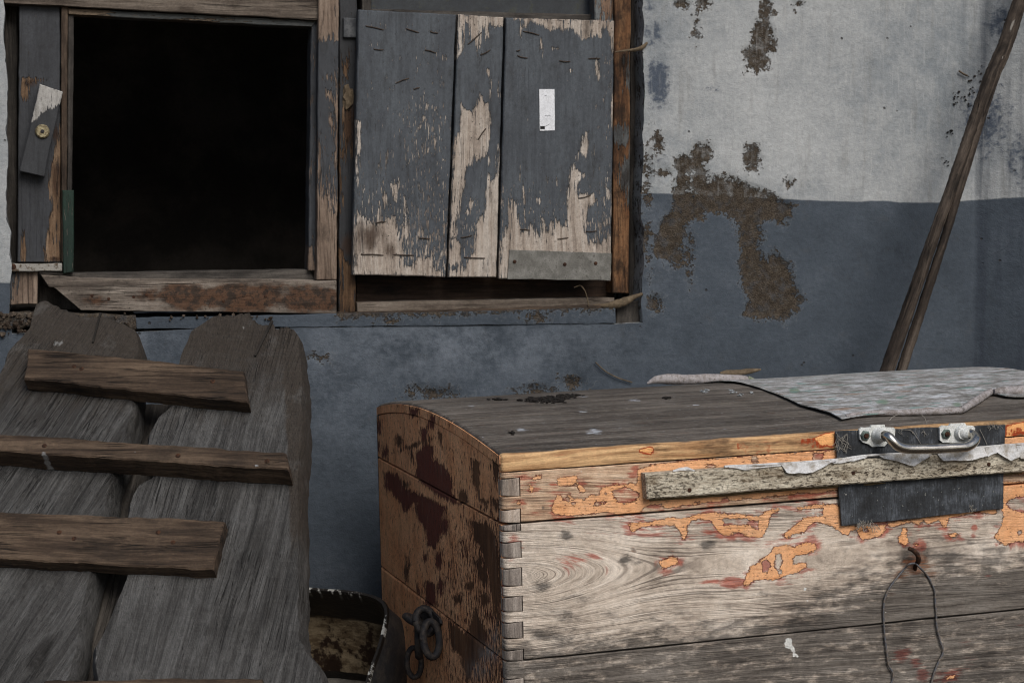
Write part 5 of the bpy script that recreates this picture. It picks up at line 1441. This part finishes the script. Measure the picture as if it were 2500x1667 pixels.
def threads(k, spots, parent, n, ln, off, seed):
    r = random.Random(seed)
    for (x, y, sx, sy) in spots:
        for _ in range(n):
            x0, y0 = x + r.uniform(-sx, sx), y + r.uniform(-sy, sy)
            a = r.uniform(-.9, .9) + 1.57
            pts = []
            for j in range(4):
                pts.append((x0 + math.cos(a) * ln * j / 3 + r.uniform(-8, 8), y0 + math.sin(a) * ln * j / 3 + r.uniform(-6, 6)))
            tube('thread', [FRONT.at(np.array(q), off + r.uniform(0, .003)) for q in Z(k, *pts)], .00038, mat_thread, parent, 4, 3)
threads(7, [(540, 780, 50, 60)], flap, 34, 60, .007, 1)
threads(7, [(1100, 700, 150, 10), (1850, 650, 70, 12)], flap, 9, 40, .007, 2)
threads(7, [(760, 1480, 90, 26)], flap, 40, 60, .009, 3)
threads(7, [(1655, 1350, 34, 20)], flap, 10, 34, .009, 4)
for q in (((1040, 690), (1130, 700), (1180, 760), (1210, 810)), ((1715, 690), (1750, 760), (1780, 830)), ((945, 615), (980, 580), (1040, 555)), ((1215, 560), (1250, 600), (1262, 650))):
    tube('thread', [FRONT.at(np.array(p), .009) for p in Z(7, *q)], .0005, mat_thread, flap, 5, 3)

def make_speck():
    s = NT('mouldy_batten_wood')
    g = s.attr('gc', True)
    n1 = s.noise(s.vm(g, (70, 420, 420)), 1.0, 4, .7); n2 = s.noise(s.vm(g, (10, 60, 60)), 1.0, 4, .65); n3 = s.noise(s.vm(g, (160, 330, 330)), 1.0, 2, .5)
    col = s.ramp(s.add(s.mul(n1, .55), s.mul(n2, .45)), [(.34, c(98, 90, 78)), (.47, c(168, 158, 140)), (.6, c(206, 198, 180))])
    col = s.mix(s.mul(s.ss(n3, .53, .60), s.ss(n2, .3, .6, .95, .6)), col, c(50, 42, 34))
    col = s.mix(s.mul(s.ss(s.noise(s.vm(g, (14, 34, 34)), 1.0, 4), .5, .7), .5), col, c(100, 82, 58))
    return s.out(col, .88, s.add(n1, n3), .0012, 1.0, .2)
mat_speck = make_speck()
BT = .019
bat = panel('batten', FRONT, Z(6, (748, 552), (1594, 500)) + Z(7, (700, 952), (1400, 900), (2190, 868)), Z(6, (760, 676), (1594, 612)) + Z(7, (700, 1150), (1400, 1100), (2190, 1048)), mat_speck, lid, off=BT, th=BT - .0005, step=.003, bev=.0022, ew=.001, grain='u')
for q in Z(7, (638, 1060), (1790, 985)) + Z(11, (330, 832)):
    disc('nail_head', FRONT.at(np.array(q), BT - .0003), FRONT.n, .0034, .0012, mat_rust, bat, 10)
# white coated cloth peeling off its top edge
def make_film():
    s = NT('peeling_white_film')
    g = s.attr('gc', True)
    n = s.noise(g, 50.0, 5, .7)
    col = s.mix(s.ss(n, .42, .68), c(196, 196, 196), c(146, 138, 126))
    wv = s.noise(s.vm(g, (900, 900, 900)), 1.0, 2, .5)
    return s.out(col, .6, s.add(n, s.mul(wv, .4)), .0008, .7, .35)
mat_film = make_film()
films = [
    (Z(11, (560, 686), (660, 684), (760, 680), (880, 672)), Z(11, (575, 700), (660, 712), (760, 704), (880, 688)), .001),
    (Z(11, (876, 672), (960, 668), (1060, 660), (1220, 648)), Z(11, (905, 726), (960, 734), (1060, 728), (1222, 655)), .005),
    (Z(11, (1190, 655), (1280, 640), (1345, 630), (1400, 628)), Z(11, (1192, 665), (1290, 655), (1345, 652), (1402, 636)), .002),
    (Z(7, (850, 905), (1000, 895), (1150, 890), (1310, 885)), Z(7, (900, 935), (1010, 960), (1150, 1000), (1300, 915)), .004),
    (Z(7, (1355, 882), (1450, 872), (1600, 855), (1750, 842)), Z(7, (1395, 958), (1480, 952), (1640, 965), (1760, 918)), .006),
    (Z(7, (1750, 842), (1850, 832), (1950, 825), (2020, 820)), Z(7, (1765, 915), (1850, 880), (1965, 960), (2045, 925)), .005),
    (Z(7, (2028, 822), (2080, 818), (2200, 812)), Z(7, (2062, 940), (2110, 945), (2200, 930)), .004),
]
for A_, B_, curl in films:
    def dsp(U, V, tu, tv, curl=curl): return curl * tu ** 2 + .0012 * wob(U * 22, int(curl * 1e4)) * tu
    panel('peeling_film', FRONT, A_, B_, mat_film, bat, off=BT + .0014, th=.0007, step=.002, bev=.0002, ew=.0035, grain='u', rough=.0, disp=dsp)
tube('film_roll', [FRONT.at(np.array(q), BT - .004) for q in Z(11, (230, 716), (300, 704), (340, 712), (368, 720))], [.0015, .003, .003, .0012], mat_film, bat, 7, 4, bump=.25)
tube('film_edge', [FRONT.at(np.array(q), BT - .003) for q in Z(11, (540, 690), (880, 672), (1220, 648), (1420, 622)) + Z(7, (1300, 888), (1500, 865), (1750, 840), (2000, 820), (2190, 808))], .0022, mat_film, bat, 7, 6, bump=.2)
# frayed braid along the lower edge of the batten
tube('braid', [FRONT.at(np.array(q), .004) for q in Z(11, (90, 890), (540, 860), (850, 832), (1250, 806), (1700, 775), (2120, 745), (2340, 722))], .0024, mat_flat('tan_braid', c(120, 104, 76), c(150, 132, 100), 300, .95), bat, 7, 6, bump=.25)

# pull handle: bent chrome bar in two flaking white brackets
def make_chrome():
    s = NT('worn_chrome')
    g = s.attr('gc', True)
    n = s.noise(s.vm(g, (40, 300, 300)), 1.0, 3, .6)
    return s.out(s.mix(n, c(176, 170, 160), c(206, 202, 194)), s.ss(n, .3, .7, .16, .3), n, .0002, .4, .5, 1.0)
mat_chrome = make_chrome()
mat_flake = mat_flat('flaking_white_enamel', c(214, 216, 214), c(198, 200, 196), 150, .5, dist=.0015, spots=c(132, 126, 112), gain=1.0)
hand = empty('pull_handle', FRONT.at(np.array(Z(7, (1200, 760))[0]), .006) - np.array(lid.location) - np.array(chest.location), lid)
HO = .0075
for poly, bolt_, boss in ((((690, 690), (712, 672), (740, 676), (786, 672), (792, 655), (905, 650), (912, 672), (985, 674), (996, 690), (992, 752), (965, 790), (930, 806), (905, 832), (800, 838), (770, 815), (720, 800), (695, 772)), (737, 742), (850, 738)),
                          (((1374, 676), (1400, 656), (1455, 660), (1468, 640), (1590, 636), (1600, 655), (1660, 660), (1676, 680), (1672, 740), (1650, 768), (1600, 790), (1560, 800), (1400, 802), (1376, 780)), (1425, 728), (1556, 716))):
    br = prism('bracket', FRONT, Z(7, *poly), mat_flake, hand, HO + .0035, .004)
    bp_ = FRONT.at(np.array(Z(7, bolt_)[0]), HO + .0035)
    disc('bolt', bp_, FRONT.n, .0085, .004, mat_flat('green_grey_bolt', c(130, 146, 138), c(84, 96, 90), 160, .5, .2), br, 6, .4)
    disc('bolt_end', bp_ + FRONT.n * .004, FRONT.n, .0042, .003, mat_rust, br, 9)
    disc('boss', FRONT.at(np.array(Z(7, boss)[0]), HO + .0035), FRONT.n, .0125, .008, mat_flake, br, 16, .5)
hp = [((850, 738), .010), ((890, 740), .026), ((935, 752), .038), ((975, 792), .044), ((1020, 832), .046), ((1080, 852), .046), ((1150, 857), .046), ((1350, 853), .046), ((1550, 843), .046), ((1610, 834), .045), ((1655, 808), .042), ((1678, 770), .036), ((1660, 738), .026), ((1615, 724), .018), ((1556, 716), .010)]
tube('bar', [FRONT.at(np.array(Z(7, q)[0]), o) for q, o in hp], .0078, mat_chrome, hand, 16, 4)
for (q0, q1, o0, o1) in (((846, 738), (905, 744), .012, .030), ((1556, 716), (1625, 726), .012, .021)):
    tube('flaking_collar', [FRONT.at(np.array(Z(7, q0)[0]), o0), FRONT.at(np.array(Z(7, ((q0[0] + q1[0]) / 2, (q0[1] + q1[1]) / 2))[0]), (o0 + o1) / 2), FRONT.at(np.array(Z(7, q1)[0]), o1)], [.0104, .0100, .0088], mat_flake, hand, 14, 3, bump=.06)

# hook and wire loop on the front plank
hk = [((1120, 640), -.003), ((1128, 600), .006), ((1150, 560), .016), ((1140, 515), .020), ((1105, 480), .018), ((1066, 462), .013)]
hook = tube('hook', [FRONT.at(np.array(Z(8, q)[0]), o) for q, o in hk], [.0032, .0036, .0040, .0038, .0036, .003], mat_rust, box, 9, 4, bump=.08)
lp = [(1120, 585), (1075, 592), (1035, 630), (985, 690), (930, 760), (890, 830), (868, 900), (862, 1000), (868, 1120), (878, 1230), (893, 1340), (905, 1420), (938, 1480), (940, 1530), (920, 1600), (960, 1700), (1060, 1760), (1180, 1740), (1245, 1600), (1275, 1490), (1310, 1400), (1352, 1310),
      (1330, 1230), (1310, 1150), (1296, 1080), (1295, 1000), (1286, 900), (1284, 820), (1250, 735), (1210, 672), (1170, 630), (1130, 588)]
loop_o = tube('wire_loop', [FRONT.at(np.array(Z(8, q)[0]), .0135 if i in (0, 1, len(lp) - 1, len(lp) - 2) else .006 - .003 * min(1, i / 8)) for i, q in enumerate(lp)], .0016, mat_wire, None, 8, 4)
tag(loop_o, 'long bent wire loop hanging from the rusty hook on the chest front', 'wire')

# chain handle on the end of the chest
chain = empty('chain', ch(.0, .2, -.2) - np.array(box.location) - np.array(chest.location), box)
prism('chain_plate', END, [(p[0], p[1]) for p in Z(9, (1760, 560), (1800, 525), (1860, 545), (1950, 620), (2030, 700), (2050, 770), (2010, 850), (1900, 880), (1800, 760))], mat_dark_iron, chain, .004, .005)
def link_ring(pc, o, ax1, ax2, ra, rb, r, name='chain_link'):
    cc_ = END.at(np.array(Z(9, pc)[0]), o)
    n = 22
    pts = [cc_ + math.cos(2 * math.pi * i / n) * ra * ax1 + math.sin(2 * math.pi * i / n) * rb * ax2 for i in range(n + 1)]
    return tube(name, pts, r, mat_dark_iron, chain, 9, 1, bump=.06)
eu, eh, en_ = CHW, -CHD, -CHU
link_ring((1850, 740), .016, en_, (eu * .5 + eh * .8) / np.linalg.norm(eu * .5 + eh * .8), .016, .022, .0065)
link_ring((1700, 730), .026, (eh * .4 + en_ * .9), eu, .014, .030, .0062)
link_ring((1760, 960), .022, eu * .9 - en_ * .3, eh, .016, .032, .0066)
link_ring((1930, 980), .018, en_, eh * .95 + eu * .2, .014, .030, .0066)
link_ring((1700, 1290), .020, en_ * .9 + eu * .3, eh, .013, .026, .005)

# ---------------------------------------------------------------- stiff sheet lying on the lid
def lidpt(ut, off):
    ut = np.asarray(ut, float)
    u, t = ut[..., 0], np.clip(ut[..., 1], 0, D_CH)
    h = h_top(t)
    dh = (h_top(t + .002) - h_top(t - .002)) / .004
    nn = np.stack([-dh, np.ones_like(dh)], -1); nn /= np.linalg.norm(nn, axis=-1)[..., None]
    T = t + nn[..., 0] * off; H = h + nn[..., 1] * off
    ex = np.clip(ut[..., 1] - D_CH, 0, None)
    T = T + ex
    return CH0 + u[..., None] * CHU + T[..., None] * CHW - H[..., None] * CHD
sheet = empty('vinyl_sheet', lidpt(np.array([.75, .25]), .002))
tag(sheet, 'stiff paint-smeared grey sheet with curled white edge lying on the chest lid', 'sheet')
def make_sheet():
    s = NT('paint_smeared_sheet')
    g = s.attr('gc', True)
    n = s.noise(s.vm(g, (14, 34, 1)), 1.0, 5, .7); n2 = s.noise(s.vm(g, (40, 150, 1)), 1.0, 4, .7); n3 = s.noise(g, 300.0, 3, .6)
    col = s.ramp(s.add(s.mul(n, .5), s.mul(n2, .5)), [(.40, c(98, 96, 92)), (.5, c(146, 145, 143)), (.59, c(196, 199, 204))])
    col = s.mix(s.mul(s.ss(s.noise(s.vm(g, (22, 60, 1)), 1.0, 3, .5), .60, .66), .7), col, c(104, 138, 132))
    col = s.mix(s.mul(s.ss(s.noise(s.vm(g, (9, 26, 1), (4, 4, 4)), 1.0, 4, .6), .60, .70), .6), col, c(150, 116, 92))
    col = s.mix(s.mul(s.ss(s.noise(s.vm(g, (50, 240, 1), (9, 4, 4)), 1.0, 3, .6), .62, .70), .7), col, c(70, 66, 62))
    a = s.attr('grn')
    col = s.mix(s.mul(s.ss(s.add(a, s.mul(s.sub(n2, .5), 1.6)), .4, .62), .8), col, s.mix(s.ss(n, .4, .6), c(96, 136, 128), c(108, 124, 102)))
    wr = s.noise(s.vm(g, (9, 22, 1)), 1.0, 3, .5, 1.2)
    return s.out(col, .8, s.add(s.mul(wr, 4.0), s.add(n2, n3)), .002, .9, .3)
mat_sheet = make_sheet()
Aut = [lid_hit(q) for q in [(1835, 936), (2000, 925), (2200, 915), (2400, 905)]]
back_ut = [np.array([Aut[0][0], D_CH * .93])] + [np.array([Aut[0][0] + k, D_CH * .995]) for k in (.1, .25, .45)] + [np.array([L_CH + .0, D_CH * .995])]
front_px = Z(11, (700, 196), (830, 250), (1000, 335), (1180, 385), (1250, 422), (1350, 405), (1560, 388), (1800, 385), (1980, 370), (2080, 320), (2160, 265), (2250, 285), (2352, 288))
front_ut = [lid_hit(q) for q in front_px]
front_ut.append(np.array([L_CH, front_ut[-1][1]]))
n_c, n_r = 150, 50
tt = np.linspace(0, 1, n_c)
fa = resample(np.array(front_ut), tt)
# back line at matching u, kept behind the front line
bu = np.maximum(fa[:, 0], back_ut[0][0])
bt = np.full(n_c, D_CH * .992)
bt[:12] = np.linspace(fa[0, 1] + .01, D_CH * .992, 12)
rows = np.linspace(0, 1, n_r)
UT = np.stack([fa[None, :, 0] * (1 - rows[:, None]) + bu[None] * rows[:, None], fa[None, :, 1] * (1 - rows[:, None]) + bt[None] * rows[:, None]], -1)
offm = .0024 + .003 * np.exp(-rows[:, None] * 9) * (np.clip(tt * 3, 0, 1) * (1 + .4 * wob(tt * 9, 91)))[None] + .0016 * (1 + wob(UT[..., 0] * 3 + UT[..., 1] * 4, 92))
Fs = lidpt(UT, offm)
Bs = lidpt(UT, offm - .0015)
V, faces, loop = slab_mesh(Fs, Bs)
g = np.concatenate([UT.reshape(-1, 2), np.zeros((n_r * n_c, 1))], 1)
g = np.concatenate([g, g[loop]])
grn = soft(ZE(7, (140, 360, 60, 30, 0, 1.0), (890, 455, 70, 30, 0, 1.0), (1040, 420, 60, 20, 0, .7), (400, 310, 90, 16, 0, .7), (1280, 430, 24, 50, 0, .6), (1520, 480, 60, 30, 0, .8), (1270, 320, 60, 14, 0, .7), (1550, 345, 40, 16, 0, .6), (1400, 520, 90, 14, 0, .7)))(proj(Fs.reshape(-1, 3)))
if np.cross(Fs[0, 1] - Fs[0, 0], Fs[1, 0] - Fs[0, 0]) @ (-CHD) > 0: faces = [f[::-1] for f in faces]
link('sheet', V, faces, mat_sheet, sheet, {'gc': g, 'grn': np.concatenate([grn, grn[loop]])}, 50)
mat_curl = mat_flat('curled_white_backing', c(186, 180, 180), c(150, 142, 138), 90, .75, dist=.002, spots=c(120, 108, 98))
def roll(pxs, rad, off, name='curled_edge'):
    return tube(name, [lidpt(lid_hit(q), off * .8) for q in pxs], np.array(rad) * .8, mat_curl, sheet, 12, 6, bump=.10)
roll(Z(11, (1275, 408), (1320, 402), (1380, 394), (1500, 388), (1620, 386), (1760, 382), (1880, 376), (1975, 372)), [.003, .006, .0058, .006, .0066, .0068, .0072, .0068], .0075)
roll(Z(11, (1975, 374), (2020, 345), (2080, 305), (2150, 262)), [.006, .008, .0085, .007], .009)
roll(Z(11, (2170, 268), (2230, 266), (2300, 266), (2380, 262), (2460, 256)), [.006, .011, .012, .012, .012], .011)
# roll of the same backing along the rear edge
rear = [lidpt(np.array([u, D_CH * .99]), o) for u, o in ((lid_hit((1600, 934))[0], .002), (lid_hit((1650, 932))[0], .006), (lid_hit((1720, 930))[0], .008), (lid_hit((1790, 928))[0], .007), (lid_hit((1835, 928))[0], .004))]
def wallrow(pxs, toff, rad, name, mat):
    P_ = []
    for q in pxs:
        r = ray(np.array(q, float))
        o = ch(0, D_CH - .012, 0)
        s_ = ((o - CAM) @ CHW) / (r @ CHW)
        P_.append(CAM + r * s_ + CHW * toff)
    return tube(name, P_, rad, mat, sheet, 12, 6, bump=.08)
wallrow(Z(11, (75, 188), (130, 166), (200, 162), (300, 164), (420, 160), (540, 158), (660, 164), (700, 176)), 0, [.002, .008, .0105, .0098, .0098, .0086, .0076, .005], 'curled_edge', mat_curl)
wallrow(Z(11, (520, 126), (560, 124), (640, 122), (700, 114), (765, 104)), .004, [.002, .0055, .006, .0055, .002], 'torn_flap', mat_twine)
wallrow(Z(11, (680, 152), (710, 172), (750, 196), (800, 212)), -.002, [.004, .006, .006, .002], 'torn_flap', mat_flat('green_grey_scrap', c(128, 138, 112), c(164, 164, 154), 120, .9))

# ---------------------------------------------------------------- dirt lying on the lid
def dirt(k, spots, label, cat, group, mat, scale=1.0, squash=.45, name='dirt_clump'):
    vs2, fs2 = [], []
    r = random.Random(hash(label) % 1000 if False else len(label))
    for (x, y, sx, sy, n, rad) in spots:
        for _ in range(n):
            q = Z(k, (x + r.gauss(0, sx), y + r.gauss(0, sy)))[0]
            p0 = lidpt(lid_hit(q), .0015)
            bm = bmesh.new(); bmesh.ops.create_icosphere(bm, subdivisions=1, radius=1)
            k0 = len(vs2)
            rr = rad * r.uniform(.5, 1.4)
            for v in bm.verts:
                vs2.append(p0 + np.array(v.co) * rr * np.array([1.7, 1.2, squash * 1.4]) * r.uniform(.6, 1.25))
            fs2 += [[v.index + k0 for v in f.verts] for f in bm.faces]
            bm.free()
    o = link(name, vs2, fs2, mat, None, {'gc': np.array(vs2)}, 25)
    tag(o, label, cat, group)
    return o
mat_dirt = mat_flat('black_droppings', c(22, 19, 17), c(46, 40, 36), 200, .9)
GR = 'dirt clumps lying on the chest lid'
dirt(10, [(1300, 105, 90, 10, 60, .0035), (1440, 82, 45, 5, 30, .003), (1300, 125, 60, 5, 24, .003)], 'long heap of black crumbled dirt at the back of the chest lid', 'dirt', GR, mat_dirt)
dirt(10, [(930, 108, 26, 4, 14, .0028)], 'small black dirt scrap on the lid near its rear corner', 'dirt', GR, mat_dirt)
dirt(10, [(2145, 98, 14, 6, 14, .0030)], 'round black dirt lump on the lid between heap and rolled edge', 'dirt', GR, mat_dirt)
dirt(10, [(1018, 350, 14, 8, 10, .0022)], 'tiny dark crumb cluster on the lid near its front corner', 'dirt', GR, mat_dirt)
mat_pale_drop = mat_flat('pale_droppings', c(190, 196, 200), c(60, 58, 56), 260, .9)
for x, y, n, rad, lab in ((420, 240, 9, .0024, 'largest pale grey dropping on the lid, farthest from the curled sheet'), (584, 238, 7, .0022, 'pale grey dropping on the lid, second largest of the four by the sheet'),
                          (708, 246, 4, .002, 'tiny pale dropping on the lid, closest to the curled sheet'), (638, 260, 4, .002, 'tiny pale dropping on the lid, lowest of the four by the sheet')):
    dirt(11, [(x, y, rad * 5000, rad * 2500, n, rad)], lab, 'dropping', 'pale droppings beside the sheet', mat_pale_drop, name='dropping')
